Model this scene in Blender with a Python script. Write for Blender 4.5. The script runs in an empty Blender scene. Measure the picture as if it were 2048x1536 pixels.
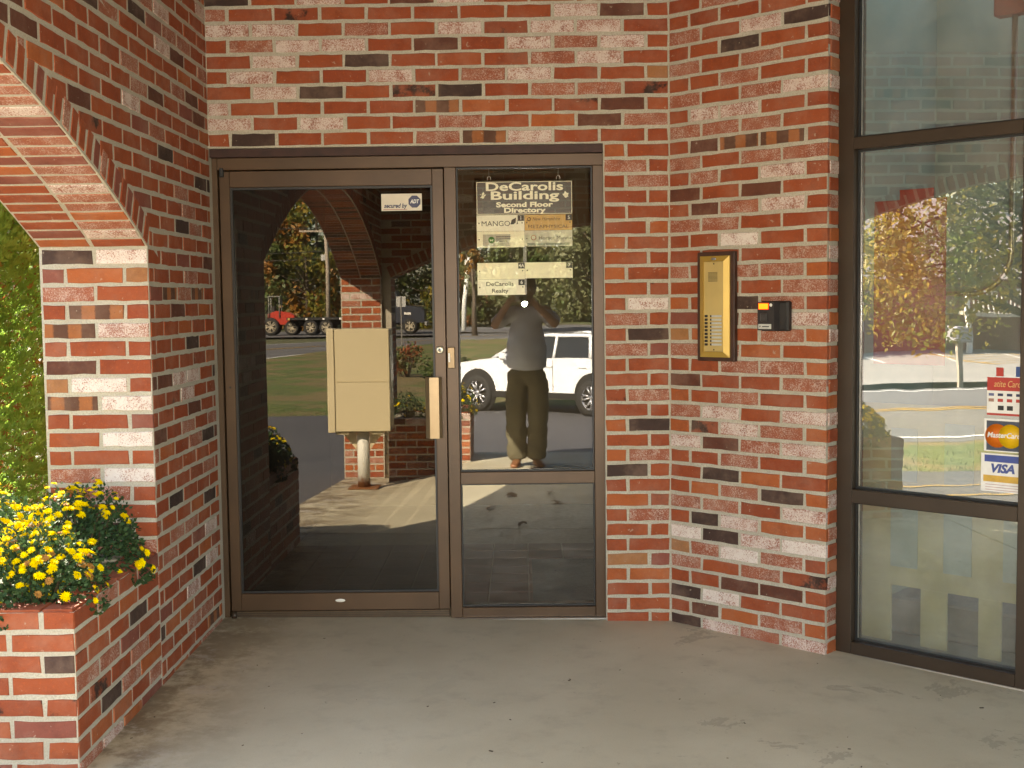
import bpy, bmesh, math, random
import numpy as np
from mathutils import Vector, Matrix, Euler
R = math.radians
random.seed(7)
SC = bpy.context.scene
COL = SC.collection

# ------------------------------------------------------------------ camera
F_PX, PITCH, YAW, ROLL = 2425.0, .07051, -.00835, .01297
CAM = Vector((-.662, -5.415, 1.487))
def cam_vec(a, b, d):
    a, b = a*math.cos(ROLL)-b*math.sin(ROLL), a*math.sin(ROLL)+b*math.cos(ROLL)
    u = -b
    y = d*math.cos(PITCH)+u*math.sin(PITCH); z = -d*math.sin(PITCH)+u*math.cos(PITCH)
    return Vector((a*math.cos(YAW)+y*math.sin(YAW), -a*math.sin(YAW)+y*math.cos(YAW), z))
cd = bpy.data.cameras.new('camera'); co = bpy.data.objects.new('camera', cd); COL.objects.link(co)
cd.sensor_width = 36; cd.sensor_fit = 'HORIZONTAL'; cd.lens = F_PX/2048*36
cd.clip_start = .004; cd.clip_end = 1500
rt, up, fw = cam_vec(1,0,0), cam_vec(0,-1,0), cam_vec(0,0,1)
m = Matrix((rt, up, -fw)).transposed().to_4x4(); m.translation = CAM; co.matrix_world = m
SC.camera = co

# ------------------------------------------------------------------ sky, sun, exposure
SUN_EL, SUN_AZ = R(35), math.atan2(-1, 1.5)           # azimuth from +y towards +x
sun_to = Vector((math.sin(SUN_AZ)*math.cos(SUN_EL), math.cos(SUN_AZ)*math.cos(SUN_EL), math.sin(SUN_EL)))
w = bpy.data.worlds.new('World'); SC.world = w; w.use_nodes = True
nt = w.node_tree; bg = nt.nodes['Background']; sk = nt.nodes.new('ShaderNodeTexSky')
sk.sky_type = 'NISHITA'; sk.sun_disc = False; sk.sun_elevation = SUN_EL; sk.sun_rotation = SUN_AZ
sk.air_density = 1.0; sk.dust_density = 1.5
nt.links.new(sk.outputs[0], bg.inputs[0]); bg.inputs[1].default_value = .09
sl = bpy.data.lights.new('sun', 'SUN'); sl.energy = 5.0; sl.angle = R(.5); sl.color = (1, .93, .82)
so = bpy.data.objects.new('sun', sl); COL.objects.link(so); so.rotation_euler = (-sun_to).to_track_quat('-Z', 'Y').to_euler()
so.location = (0, 0, 20)
SC.view_settings.view_transform = 'Standard'; SC.view_settings.look = 'None'
SC.view_settings.gamma = 1; SC.view_settings.exposure = 3.33
SC.view_settings.use_white_balance = True; SC.view_settings.white_balance_temperature = 7400
SC.cycles.max_bounces = 10; SC.cycles.transparent_max_bounces = 24; SC.cycles.diffuse_bounces = 5
SC.cycles.sample_clamp_indirect = 6; SC.cycles.caustics_reflective = False; SC.cycles.caustics_refractive = False
SC.cycles.use_denoising = True

# ------------------------------------------------------------------ helpers
def tag(o, label=None, cat=None, group=None, kind=None):
    if label: o['label'] = label
    if cat: o['category'] = cat
    if group: o['group'] = group
    if kind: o['kind'] = kind
    return o
def thing(name, label, cat, loc=(0,0,0), rotz=0, group=None):
    o = bpy.data.objects.new(name, None); COL.objects.link(o); o.empty_display_size = .1
    o.location = loc; o.rotation_euler = (0,0,rotz)
    return tag(o, label, cat, group)
class MB:
    def __init__(s): s.v=[]; s.f=[]; s.m=[]; s.sm=[]
    def add(s, vs, fs, mi=0, smooth=False):
        n=len(s.v); s.v+=[tuple(v) for v in vs]
        for f in fs: s.f.append([i+n for i in f]); s.m.append(mi); s.sm.append(smooth)
        return s
    def box(s, lo, hi, mi=0, M=None, bev=0):
        x0,y0,z0=lo; x1,y1,z1=hi
        if bev:
            b=bev; vs=[];
            for z,i in ((z0,b),(z0+b,0),(z1-b,0),(z1,b)):
                for (x,y,sx,sy) in ((x0,y0,1,1),(x1,y0,-1,1),(x1,y1,-1,-1),(x0,y1,1,-1)):
                    j=max(i,0)
                    # two verts per corner, chamfered
                    vs.append((x+sx*(b+j*0), y+sy*j, z)) ; vs.append((x+sx*j, y+sy*b, z))
            # order ring: c0b,c0a ...
            fs=[]
            def ring(k): return [k*8+i for i in (1,0,2,3,5,4,6,7)]
            for k in range(3):
                a,c=ring(k),ring(k+1)
                for i in range(8): fs.append([a[i],a[(i+1)%8],c[(i+1)%8],c[i]])
            fs.append(ring(0)[::-1]); fs.append(ring(3))
        else:
            vs=[(x0,y0,z0),(x1,y0,z0),(x1,y1,z0),(x0,y1,z0),(x0,y0,z1),(x1,y0,z1),(x1,y1,z1),(x0,y1,z1)]
            fs=[[3,2,1,0],[4,5,6,7],[0,1,5,4],[1,2,6,5],[2,3,7,6],[3,0,4,7]]
        if M is not None: vs=[M@Vector(v) for v in vs]
        return s.add(vs,fs,mi)
    def tube(s, pts, rad, n=8, mi=0, cap=True, M=None, smooth=True):
        pts=[Vector(p) for p in pts]; k=len(pts)
        rad=[rad]*k if not hasattr(rad,'__len__') else rad
        vs=[]; up=None
        for i,p in enumerate(pts):
            d=(pts[min(i+1,k-1)]-pts[max(i-1,0)]).normalized()
            if up is None: up=Vector((0,0,1)) if abs(d.z)<.9 else Vector((1,0,0))
            a=d.cross(up).normalized(); b=a.cross(d).normalized(); up=b
            for j in range(n):
                t=2*math.pi*j/n; vs.append(p+rad[i]*(math.cos(t)*a+math.sin(t)*b))
        fs=[[i*n+j,i*n+(j+1)%n,(i+1)*n+(j+1)%n,(i+1)*n+j] for i in range(k-1) for j in range(n)]
        if M is not None: vs=[M@v for v in vs]
        s.add(vs,fs,mi,smooth)
        if cap:
            s.f.append([len(s.v)-k*n+j for j in range(n)][::-1]); s.m.append(mi); s.sm.append(False)
            s.f.append([len(s.v)-n+j for j in range(n)]); s.m.append(mi); s.sm.append(False)
        return s
    def lathe(s, prof, n=16, mi=0, M=None, smooth=True):
        vs=[(r*math.cos(2*math.pi*j/n), r*math.sin(2*math.pi*j/n), z) for r,z in prof for j in range(n)]
        if M is not None: vs=[M@Vector(v) for v in vs]
        fs=[[i*n+j,i*n+(j+1)%n,(i+1)*n+(j+1)%n,(i+1)*n+j] for i in range(len(prof)-1) for j in range(n)]
        return s.add(vs,fs,mi,smooth)
    def prism(s, poly, y0, y1, mi=0, M=None):
        # poly in (x,z), extruded along y
        n=len(poly); vs=[(x,y0,z) for x,z in poly]+[(x,y1,z) for x,z in poly]
        fs=[list(range(n)),list(range(2*n-1,n-1,-1))]+[[i,i+n,(i+1)%n+n,(i+1)%n] for i in range(n)]
        if M is not None: vs=[M@Vector(v) for v in vs]
        return s.add(vs,fs,mi)
    def mesh(s, name, mats):
        me=bpy.data.meshes.new(name); me.from_pydata(s.v,[],s.f)
        for mt in (mats if isinstance(mats,(list,tuple)) else [mats]): me.materials.append(mt)
        me.polygons.foreach_set('material_index', s.m); me.polygons.foreach_set('use_smooth', s.sm)
        bm=bmesh.new(); bm.from_mesh(me); bmesh.ops.recalc_face_normals(bm, faces=bm.faces); bm.to_mesh(me); bm.free()
        return me
    def build(s, name, mats, parent=None, label=None, cat=None, group=None, kind=None, loc=None, M=None):
        return link(name, s.mesh(name, mats), parent, label, cat, group, kind, loc, M)
def link(name, me, parent=None, label=None, cat=None, group=None, kind=None, loc=None, M=None, mat=None):
    o=bpy.data.objects.new(name, me); COL.objects.link(o)
    if parent: o.parent=parent
    if loc is not None: o.location=loc
    if M is not None: o.matrix_local=M
    if mat is not None:
        o.material_slots[0].link='OBJECT'; o.material_slots[0].material=mat
    return tag(o,label,cat,group,kind)
def copy_tree(o, parent=None):
    c=o.copy(); COL.objects.link(c); c.parent=parent
    for ch in list(o.children): copy_tree(ch,c)
    return c
def frame(o, x, y, z):
    m=Matrix((Vector(x),Vector(y),Vector(z))).transposed().to_4x4(); m.translation=Vector(o); return m
def T(x,y,z): return Matrix.Translation((x,y,z))
def RZ(a): return Matrix.Rotation(a,4,'Z')

# ------------------------------------------------------------------ materials
class NT:
    def __init__(s,name):
        s.mat=bpy.data.materials.new(name); s.mat.use_nodes=True; s.t=s.mat.node_tree
        s.b=s.t.nodes['Principled BSDF']; s.out=s.t.nodes['Material Output']
    def n(s,typ,**kw):
        nd=s.t.nodes.new(typ)
        for k,v in kw.items():
            if k.startswith('i_'):
                key=k[2:]; key=int(key) if key.isdigit() else key.replace('_',' ')
                s.set(nd.inputs[key],v)
            else: setattr(nd,k,v)
        return nd
    def set(s,inp,v):
        if isinstance(v,bpy.types.NodeSocket): s.t.links.new(v,inp)
        elif isinstance(v,bpy.types.Node): s.t.links.new(v.outputs[0],inp)
        else: inp.default_value=v
    def mix(s,f,a,b,mode='MIX'):
        nd=s.t.nodes.new('ShaderNodeMix'); nd.data_type='RGBA'; nd.blend_type=mode
        s.set(nd.inputs[0],f); s.set(nd.inputs[6],c4(a)); s.set(nd.inputs[7],c4(b)); return nd.outputs[2]
    def math(s,op,a,b=0,c=0):
        nd=s.n('ShaderNodeMath',operation=op); s.set(nd.inputs[0],a); s.set(nd.inputs[1],b); s.set(nd.inputs[2],c); return nd.outputs[0]
    def noise(s,vec,scale,detail=3,rough=.55,dist=0):
        nd=s.n('ShaderNodeTexNoise'); 
        if vec is not None: s.set(nd.inputs['Vector'],vec)
        nd.inputs['Scale'].default_value=scale; nd.inputs['Detail'].default_value=detail; nd.inputs['Roughness'].default_value=rough; nd.inputs['Distortion'].default_value=dist
        return nd.outputs[0]
    def ramp(s,fac,stops,interp='LINEAR'):
        nd=s.n('ShaderNodeValToRGB'); s.set(nd.inputs[0],fac); cr=nd.color_ramp; cr.interpolation=interp
        while len(cr.elements)<len(stops): cr.elements.new(.5)
        for e,(p,c) in zip(cr.elements,stops): e.position=p; e.color=c4(c) if not isinstance(c,(int,float)) else (c,c,c,1)
        return nd.outputs[0]
    def smooth(s,v,lo,hi):
        nd=s.n('ShaderNodeMapRange',interpolation_type='SMOOTHSTEP'); s.set(nd.inputs[0],v); nd.inputs[1].default_value=lo; nd.inputs[2].default_value=hi
        return nd.outputs[0]
    def bump(s,h,strength=.3,dist=.002):
        nd=s.n('ShaderNodeBump'); nd.inputs['Strength'].default_value=strength; nd.inputs['Distance'].default_value=dist; s.set(nd.inputs['Height'],h)
        s.t.links.new(nd.outputs[0],s.b.inputs['Normal']); return nd
    def obj(s): return s.n('ShaderNodeTexCoord').outputs['Object']
    def color(s,c): s.set(s.b.inputs['Base Color'],c4(c) if isinstance(c,(tuple,list)) else c)
    def rough(s,v): s.set(s.b.inputs['Roughness'],v)
def c4(c):
    if isinstance(c,(tuple,list)) and len(c)==3: return (*c,1)
    return c
def sr(*c):   # sRGB 0-255 -> linear
    return tuple((x/255/12.92 if x/255<=.04045 else ((x/255+.055)/1.055)**2.4) for x in c)
def simple(name, col, rough=.5, metal=0, var=.12, scale=30, bump=0, spec=None, bscale=None):
    g=NT(name); o=g.obj(); n=g.noise(o,scale,4)
    col=c4(col); g.color(g.mix(g.smooth(n,.3,.7), tuple(x*(1-var) for x in col[:3]), tuple(min(1,x*(1+var)) for x in col[:3])))
    g.rough(rough); g.b.inputs['Metallic'].default_value=metal
    if spec is not None: g.b.inputs['Specular IOR Level'].default_value=spec
    if bump: g.bump(g.noise(o,bscale or scale*4,4),bump,.002)
    return g.mat

def brick_mat(name, ca, cb, white=0, dark=0, bands=None, pit=.3, wcol=(.62,.56,.52)):
    g=NT(name)
    oi=g.n('ShaderNodeObjectInfo').outputs['Random']; isl=g.n('ShaderNodeNewGeometry').outputs['Random Per Island']
    rnd=g.math('FRACT',g.math('ADD',g.math('MULTIPLY',oi,3.7),g.math('MULTIPLY',isl,5.3)))
    o=g.obj(); off=g.n('ShaderNodeCombineXYZ',i_0=g.math('MULTIPLY',rnd,37.),i_1=g.math('MULTIPLY',rnd,91.),i_2=g.math('MULTIPLY',rnd,13.))
    v=g.n('ShaderNodeVectorMath',operation='ADD',i_0=o,i_1=off).outputs[0]
    col=g.mix(rnd,ca,cb)
    n1=g.noise(v,14,4,.6); n2=g.noise(v,90,3,.65); n3=g.noise(v,260,2,.7)
    col=g.mix(g.math('MULTIPLY',g.smooth(n1,.45,.75),.45),col,tuple(x*.55 for x in ca))
    col=g.mix(g.math('MULTIPLY',g.smooth(n2,.52,.72),.35),col,tuple(min(1,x*1.45) for x in cb))
    if bands:
        sx=g.n('ShaderNodeSeparateXYZ',i_0=o).outputs[0]
        wv=g.math('SINE',g.math('ADD',g.math('MULTIPLY',sx,2*math.pi/.105),g.math('MULTIPLY',rnd,30.)))
        col=g.mix(g.math('MULTIPLY',g.smooth(g.math('ADD',wv,g.math('MULTIPLY',n2,.7)),.0,.5),.9),col,bands)
    if dark:
        col=g.mix(g.math('MULTIPLY',g.smooth(g.math('ADD',g.noise(v,9,2),g.math('MULTIPLY',n2,.25)),.68,.80),dark),col,(.022,.013,.010))
    if white:
        nb=g.noise(v,17,3,.6); nf=g.noise(v,185,4,.8)
        k=g.math('ADD',g.math('MULTIPLY',nb,.62),g.math('MULTIPLY',nf,1.5))
        th=1.30-.30*white
        col=g.mix(g.math('MULTIPLY',g.smooth(k,th-.12,th+.13),.92),col,wcol)
    col=g.mix(g.math('MULTIPLY',g.smooth(g.noise(v,6,4,.7),.40,.72),.20),col,(.42,.27,.20))
    # pits and mortar smears
    col=g.mix(g.math('MULTIPLY',g.smooth(n3,.66,.74),.55),col,(.03,.014,.01))
    col=g.mix(g.math('MULTIPLY',g.smooth(g.noise(v,42,3,.6),.67,.73),.45),col,(.42,.36,.28))
    g.color(col); g.rough(g.ramp(n2,[(.3,.72),(.7,.9)])); g.b.inputs['Specular IOR Level'].default_value=.35
    h=g.math('ADD',g.math('MULTIPLY',n2,.6),g.math('MULTIPLY',n3,.7)); g.bump(h,.75,.0022)
    return g.mat
RD=(.265,.058,.022); RO=(.33,.088,.026)
BT={ 'r':brick_mat('brick_red',(.250,.050,.018),(.305,.070,.023)),
 'o':brick_mat('brick_orange',(.33,.080,.023),(.365,.100,.030)),
 's':brick_mat('brick_speckled',(.27,.078,.042),(.31,.095,.05),white=.50,wcol=(.50,.36,.30)),
 'w':brick_mat('brick_whitewashed',(.29,.10,.065),(.31,.12,.08),white=.95,wcol=(.64,.55,.50)),
 'W':brick_mat('brick_limewashed',(.32,.12,.08),(.34,.14,.10),white=1.2,wcol=(.72,.66,.61)),
 'd':brick_mat('brick_brown',(.095,.032,.02),(.125,.042,.024)),
 'D':brick_mat('brick_black',(.042,.024,.019),(.058,.031,.024)),
 'k':brick_mat('brick_burnt',(.23,.05,.02),(.27,.062,.024),dark=.95),
 'b':brick_mat('brick_banded',(.29,.10,.032),(.31,.11,.04),bands=(.075,.036,.024)),
 't':brick_mat('brick_tan',(.30,.125,.05),(.33,.15,.06)),
 'p':brick_mat('brick_plum',(.2,.058,.038),(.22,.064,.045)) }
BTK=list(BT)
def rtype(): return random.choices('roswWdDkbtp',(46,10,13,7,3,6,5,4,3,2,3))[0]

g=NT('mortar'); o=g.obj(); n=g.noise(o,7,4); n2=g.noise(o,160,4,.7)
g.color(g.mix(g.smooth(n2,.35,.7),g.mix(g.smooth(n,.35,.7),(.42,.385,.31),(.51,.475,.39)),(.345,.315,.25))); g.rough(.92); g.bump(n2,.8,.003); MORTAR=g.mat

def concrete():
    g=NT('concrete_slab'); o=g.obj()
    n=g.noise(o,1.1,5,.6); n2=g.noise(o,6,5,.65); n3=g.noise(o,220,3,.7); n4=g.noise(o,2.6,6,.72,.5)
    col=g.mix(g.smooth(n,.3,.7),(.485,.44,.32),(.575,.53,.40))
    col=g.mix(g.math('MULTIPLY',g.smooth(n2,.5,.75),.35),col,(.32,.28,.21))
    # old damp stains with their own outline
    col=g.mix(g.math('MULTIPLY',g.math('SUBTRACT',g.smooth(n4,.585,.61),g.math('MULTIPLY',g.smooth(n4,.63,.68),.55)),g.math('ADD',.10,g.math('MULTIPLY',g.smooth(g.n('ShaderNodeSeparateXYZ',i_0=o).outputs[0],-.5,.1),.32))),col,(.25,.22,.17))
    col=g.mix(g.math('MULTIPLY',g.smooth(g.noise(o,19,4,.7),.68,.76),.55),col,(.12,.085,.055))
    col=g.mix(g.math('MULTIPLY',g.smooth(g.noise(o,33,3,.6),.7,.75),.4),col,(.5,.47,.4))
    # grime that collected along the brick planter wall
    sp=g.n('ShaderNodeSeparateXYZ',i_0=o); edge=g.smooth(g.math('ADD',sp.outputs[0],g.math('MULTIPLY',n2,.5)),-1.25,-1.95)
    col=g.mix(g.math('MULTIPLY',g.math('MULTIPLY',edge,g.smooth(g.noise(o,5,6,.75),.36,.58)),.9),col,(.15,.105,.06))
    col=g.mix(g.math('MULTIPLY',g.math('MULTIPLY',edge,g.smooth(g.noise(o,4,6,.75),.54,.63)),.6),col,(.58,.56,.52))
    g.color(col); col=g.mix(g.math('MULTIPLY',g.smooth(n3,.5,.8),.35),col,(.28,.24,.18)); g.color(col); g.rough(g.ramp(n2,[(.3,.62),(.7,.85)])); g.bump(n3,.5,.002); return g.mat
CONCRETE=concrete()
def asphalt(name,c,wear):
    g=NT(name); o=g.obj(); n=g.noise(o,.35,4); n2=g.noise(o,60,3,.7)
    g.color(g.mix(g.smooth(n2,.35,.7),g.mix(g.smooth(n,.3,.7),c,wear),tuple(x*1.5 for x in c))); g.rough(.85); g.bump(n2,.4,.004); return g.mat
ASPH=asphalt('asphalt_lot',(.055,.055,.062),(.085,.083,.09)); ROADM=asphalt('asphalt_road',(.09,.088,.09),(.13,.125,.125)); GRAVEL=asphalt('pale_lot',(.2,.19,.18),(.26,.25,.23))
g=NT('lawn_grass'); o=g.obj(); n=g.noise(o,.55,5,.65); n2=g.noise(o,2.2,5,.7); n3=g.noise(o,30,3,.7)
c=g.mix(g.smooth(n2,.35,.65),(.085,.12,.025),(.13,.17,.04)); c=g.mix(g.math('MULTIPLY',g.smooth(n,.44,.58),.8),c,(.24,.16,.075)); c=g.mix(g.math('MULTIPLY',n3,.35),c,(.035,.05,.012)); g.color(c); g.rough(.9); g.bump(n3,.9,.03); LAWN=g.mat
g=NT('field_ground'); o=g.obj(); n=g.noise(o,.12,5,.6); g.color(g.mix(g.smooth(n,.35,.65),(.10,.085,.04),(.075,.095,.03))); g.rough(.95); FIELD=g.mat
BRONZE=simple('bronze_aluminium',(.076,.042,.021),.42,.25,.2,2.2)
BRONZE_D=simple('dark_bronze_aluminium',(.045,.029,.018),.42,.25,.15,3)
GASKET=simple('black_gasket',(.012,.012,.012),.5)
STEELLINT=simple('lintel_steel',(.035,.012,.008),.6,.2,.3,20)
ALU=simple('brushed_aluminium',(.55,.54,.52),.35,.9,.1,20)
HANDLE=simple('handle_aluminium',(.28,.205,.12),.33,.5,.06,10)
BRASS=simple('brushed_brass',(.50,.33,.075),.42,.3,.07,6)
BRASSP=simple('brass_plate',(.56,.41,.16),.42,.3,.06,6)
WOODD=simple('dark_stained_wood',(.045,.017,.01),.45,0,.25,25)
BLACKP=simple('black_plastic',(.016,.013,.012),.6)
WHITEP=simple('white_plastic',(.72,.70,.64),.4,0,.05)
INK=simple('black_ink',(.015,.014,.013),.5,0,.02)
CREAM=simple('cream_panel',(.86,.82,.62),.45,0,.05,12)
CREAM2=simple('pale_panel',(.84,.82,.70),.45,0,.05,12)
GOLDP=simple('gold_panel',(.52,.30,.05),.4,0,.08,12)
SIGNBLK=simple('sign_black',(.022,.017,.014),.35,0,.1)
PAPER=simple('white_paper',(.76,.75,.72),.6,0,.04)
def emis(name,c,st):
    g=NT(name); g.b.inputs['Base Color'].default_value=c4(c); g.b.inputs['Emission Color'].default_value=c4(c); g.b.inputs['Emission Strength'].default_value=st; return g.mat
def glass(name, refl, tint, gl=(1,1,1), wav=.00035, wscale=1.6, dust_haze=0):
    g=NT(name); t=g.t; t.nodes.remove(g.b)
    tr=g.n('ShaderNodeBsdfTransparent'); tr.inputs[0].default_value=c4(tint)
    gs=g.n('ShaderNodeBsdfGlossy'); gs.inputs['Color'].default_value=c4(gl); gs.inputs['Roughness'].default_value=0.0
    o=g.obj(); sx=g.n('ShaderNodeMapping'); g.set(sx.inputs[0],o); sx.inputs['Scale'].default_value=(1,1,1)
    h=g.noise(sx.outputs[0],wscale,2,.4); bp=g.n('ShaderNodeBump'); bp.inputs['Strength'].default_value=1; bp.inputs['Distance'].default_value=wav; g.set(bp.inputs['Height'],h)
    t.links.new(bp.outputs[0],gs.inputs['Normal'])
    fr=g.n('ShaderNodeLayerWeight'); fr.inputs[0].default_value=.12
    fac=g.math('MINIMUM',g.math('ADD',g.math('MULTIPLY',fr.outputs['Facing'],.35),refl),.95)
    mx=g.n('ShaderNodeMixShader'); g.set(mx.inputs[0],fac); t.links.new(tr.outputs[0],mx.inputs[1]); t.links.new(gs.outputs[0],mx.inputs[2])
    last=mx
    if dust_haze:   # pale dusty film; on the shop window it imitates a hazy veil
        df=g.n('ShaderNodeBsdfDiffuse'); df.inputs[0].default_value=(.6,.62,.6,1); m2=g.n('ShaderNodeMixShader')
        g.set(m2.inputs[0],g.math('MULTIPLY',g.smooth(g.noise(o,5,5,.7),.2,.8),dust_haze)); t.links.new(mx.outputs[0],m2.inputs[1]); t.links.new(df.outputs[0],m2.inputs[2]); last=m2
    t.links.new(last.outputs[0],g.out.inputs[0]); return g.mat
def clear(name,tint):
    g=NT(name); g.t.nodes.remove(g.b); tr=g.n('ShaderNodeBsdfTransparent'); tr.inputs[0].default_value=c4(tint); g.t.links.new(tr.outputs[0],g.out.inputs[0]); return g.mat
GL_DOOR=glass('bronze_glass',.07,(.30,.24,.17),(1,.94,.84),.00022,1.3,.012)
GL_SIDE=glass('reflective_glass',.112,(1,.98,.92),(1,.99,.95),.0004,2.0)
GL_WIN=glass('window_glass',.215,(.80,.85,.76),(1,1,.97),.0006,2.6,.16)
GL_BACK=clear('glass_back',(.98,.98,.97))
def pane(name,lo,hi,mat,parent,M=None,front='y'):
    # box pane; only the outer (-y local) face is the coated mirror surface
    b=MB(); x0,y0,z0=lo; x1,y1,z1=hi
    vs=[(x0,y0,z0),(x1,y0,z0),(x1,y1,z0),(x0,y1,z0),(x0,y0,z1),(x1,y0,z1),(x1,y1,z1),(x0,y1,z1)]
    b.add(vs,[[0,1,5,4]],0); b.f+=[[3,2,1,0],[4,5,6,7],[1,2,6,5],[2,3,7,6],[3,0,4,7]]; b.m+=[1]*5; b.sm+=[False]*5
    return b.build(name,[mat,GL_BACK],parent,M=M)

def text(name,s,size,mat,parent,M,sx=1,align='CENTER',bold=0,depth=.0006,shear=0,maxw=None):
    cu=bpy.data.curves.new(name,'FONT'); cu.body=s; cu.size=size; cu.align_x=align; cu.align_y='CENTER'; cu.extrude=depth; cu.offset=bold; cu.shear=shear; cu.resolution_u=3
    to=bpy.data.objects.new(name,cu); COL.objects.link(to)
    dg=bpy.context.evaluated_depsgraph_get(); me=bpy.data.meshes.new_from_object(to.evaluated_get(dg)); bpy.data.objects.remove(to); bpy.data.curves.remove(cu)
    me.materials.clear(); me.materials.append(mat)
    xs=[v.co.x for v in me.vertices]
    if xs and maxw: sx=maxw/(max(xs)-min(xs))
    # text lies in local xz plane facing -y
    for v in me.vertices: v.co=Vector((v.co.x*sx,-v.co.z,v.co.y))
    me.name=name
    return link(name,me,parent,M=M)

# ------------------------------------------------------------------ bricks
CH=.0677; BL=.2032; JT=.0138; BH=CH-.0148; MR=-.0018   # MR: mortar face behind the brick plane
_bc={}
def brick_mesh(w,h,var):
    k=(round(w,3),round(h,3),var)
    if k in _bc: return _bc[k]
    rn=random.Random(hash(k)&0xffff)
    n=max(1,min(4,int(round(w/.05))))
    xs=[-w/2+w*i/n for i in range(n+1)]
    pts=[(x,-h/2) for x in xs]+[(x,h/2) for x in reversed(xs)]
    j=.0021
    pts=[(x+rn.uniform(-j,j),z+rn.uniform(-j,j)) for x,z in pts]
    N=len(pts); c=.0022
    vs=[(x-math.copysign(min(c,abs(x)),x),-.0045+rn.uniform(-.0006,.0006),z-math.copysign(c,z)) for x,z in pts]
    vs+=[(x,-.0015,z) for x,z in pts]+[(x,.028,z) for x,z in pts]
    b=MB(); b.add(vs,[list(range(N))]+[[i,(i+1)%N,(i+1)%N+N,i+N] for i in range(N)]+[[i+N,(i+1)%N+N,(i+1)%N+2*N,i+2*N] for i in range(N)])
    _bc[k]=b.mesh('brick',BT['r']); return _bc[k]
def brick(parent,M,w,h=BH,t=None,name='brick'):
    w=round(w/.004)*.004
    jit=Matrix.Translation((random.uniform(-.0012,.0012),random.uniform(-.0018,.0012),random.uniform(-.001,.001)))@Matrix.Rotation(random.uniform(-.006,.006),4,'Y')
    return link(name,brick_mesh(w,h,random.randrange(6)),parent,M=M@jit,mat=BT[t or rtype()])
class Joined:
    def __init__(s): s.b=MB()
    def add(s,M,w,h=BH,t=None):
        c=.002; x,z=w/2,h/2
        vs=[(-x+c,-.0045,-z+c),(x-c,-.0045,-z+c),(x-c,-.0045,z-c),(-x+c,-.0045,z-c),(-x,-.001,-z),(x,-.001,-z),(x,-.001,z),(-x,-.001,z),(-x,.028,-z),(x,.028,-z),(x,.028,z),(-x,.028,z)]
        s.b.add([M@Vector(v) for v in vs],[[0,1,2,3]]+[[i,(i+1)%4,(i+1)%4+4,i+4] for i in range(4)]+[[i+4,(i+1)%4+4,(i+1)%4+8,i+8] for i in range(4)],BTK.index(t or rtype()))
    def build(s,name,parent): return s.b.build(name,[BT[k] for k in BTK],parent,kind='stuff')

ZTOP=3.0
# ---- entrance wall (faces -y, plane y=0), x from -2.04 to 0
XL=-2.04; XR=0.0
dw=thing('brick_wall','red brick wall above and right of the glass entrance door','wall')
b=MB()
b.box((XL-.01,MR,2.165),(XR,.30,ZTOP)); b.box((-.292,MR,-.1),(XR,.30,2.1649)); b.box((XR,.012,-.1),(XR+.25,.30,ZTOP))
b.build('mortar',MORTAR,dw)
rows={0:'Drwrdwrrrr',1:'srkrrrrrwdr',2:'wwrsrwkwwr',3:'rswwrdrwswr',4:'rwrDrrrswr',5:'rwrrwrswrrt',6:'rwDrkDrssk',7:'wrrrrborkdr',8:'wrwrrsrods',9:'rDrrrsbwrrr'}
def course_z(k): return (41-k+.5)*CH            # row k lies between joint k-1 and k
def put(root,base,th,x0,x1,zc,t,h=BH,name='brick',J=None):
    M=base@Matrix.Translation(((x0+x1)/2,0,zc)); wd=x1-x0-JT
    if wd<.012: return
    (J.add(M,wd,h,t) if J else brick(root,M,wd,h,t,name))
I4=Matrix.Identity(4)
for k in range(-2,10):
    zc=course_z(k); s=rows.get(k); x=XL
    halfs=(k%2==1); W=(XR-XL)/10.0
    cells=([.5]+[1]*9+[.5]) if halfs else [1]*10
    for i,cw in enumerate(cells):
        put(dw,I4,0,x,x+cw*W,zc,s[i] if s else None); x+=cw*W
strip={10:'or',11:'sr',12:'rs',13:'rr',14:'rr',15:'ro',16:'or',17:'rr',18:'or',19:'rk',20:'rW',21:'sr',22:'rD',23:'sp',24:'rr',25:'rr',26:'ks',27:'kr',28:'oD',29:'rr',30:'os',31:'Dr',32:'rr',33:'or',34:'rs',35:'rr',36:'rr',37:'tp',38:'oo',39:'rr',40:'rr',41:'rr'}
for k,s in strip.items():
    x0=-.29; xm=x0+(.195 if k%2 else .098)
    put(dw,I4,0,x0-.004,xm,course_z(k),s[0]); put(dw,I4,0,xm,XR,course_z(k),s[1])
# ---- angled wall
PHI=R(42.64); WT=Vector((math.cos(PHI),-math.sin(PHI),0)); WN=Vector((-math.sin(PHI),-math.cos(PHI),0)); AW=RZ(-PHI)
aw=thing('brick_wall','angled red brick wall holding the brass intercom and card reader','wall',(0,0,0),-PHI)
TE=.772
b=MB(); b.box((.0,MR,-.1),(TE-.0,.30,ZTOP)); b.build('mortar',MORTAR,aw)
AR={1:'rsdr',2:'rkrrr',3:'srwD',4:'rrDrk',5:'srsr',6:'rrsrr',7:'srsw',8:'rwwrr',9:'sssr',10:'rdbbr',11:'srss',12:'rsrwr',13:'drdr',14:'rdswr',15:'ssrr',16:'rrWrr',17:'rrrs',18:'srsso',19:'rrrs',20:'orDsr',21:'pdsw',22:'torso',23:'ssor',24:'rrsso',25:'drrs',26:'orsrr',27:'swrw',28:'okwso',29:'wdsw',30:'rrsro',31:'rDor',32:'rosDo',33:'sskw',34:'rDwoo',35:'WDwW',36:'tsWsr',37:'srsk',38:'rrddr',39:'DWrr',40:'rdoso',41:'Dwsw'}
pe=[0,.108,.262,.46,.675,TE]; po=[0,.168,.365,.565,TE]
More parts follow.
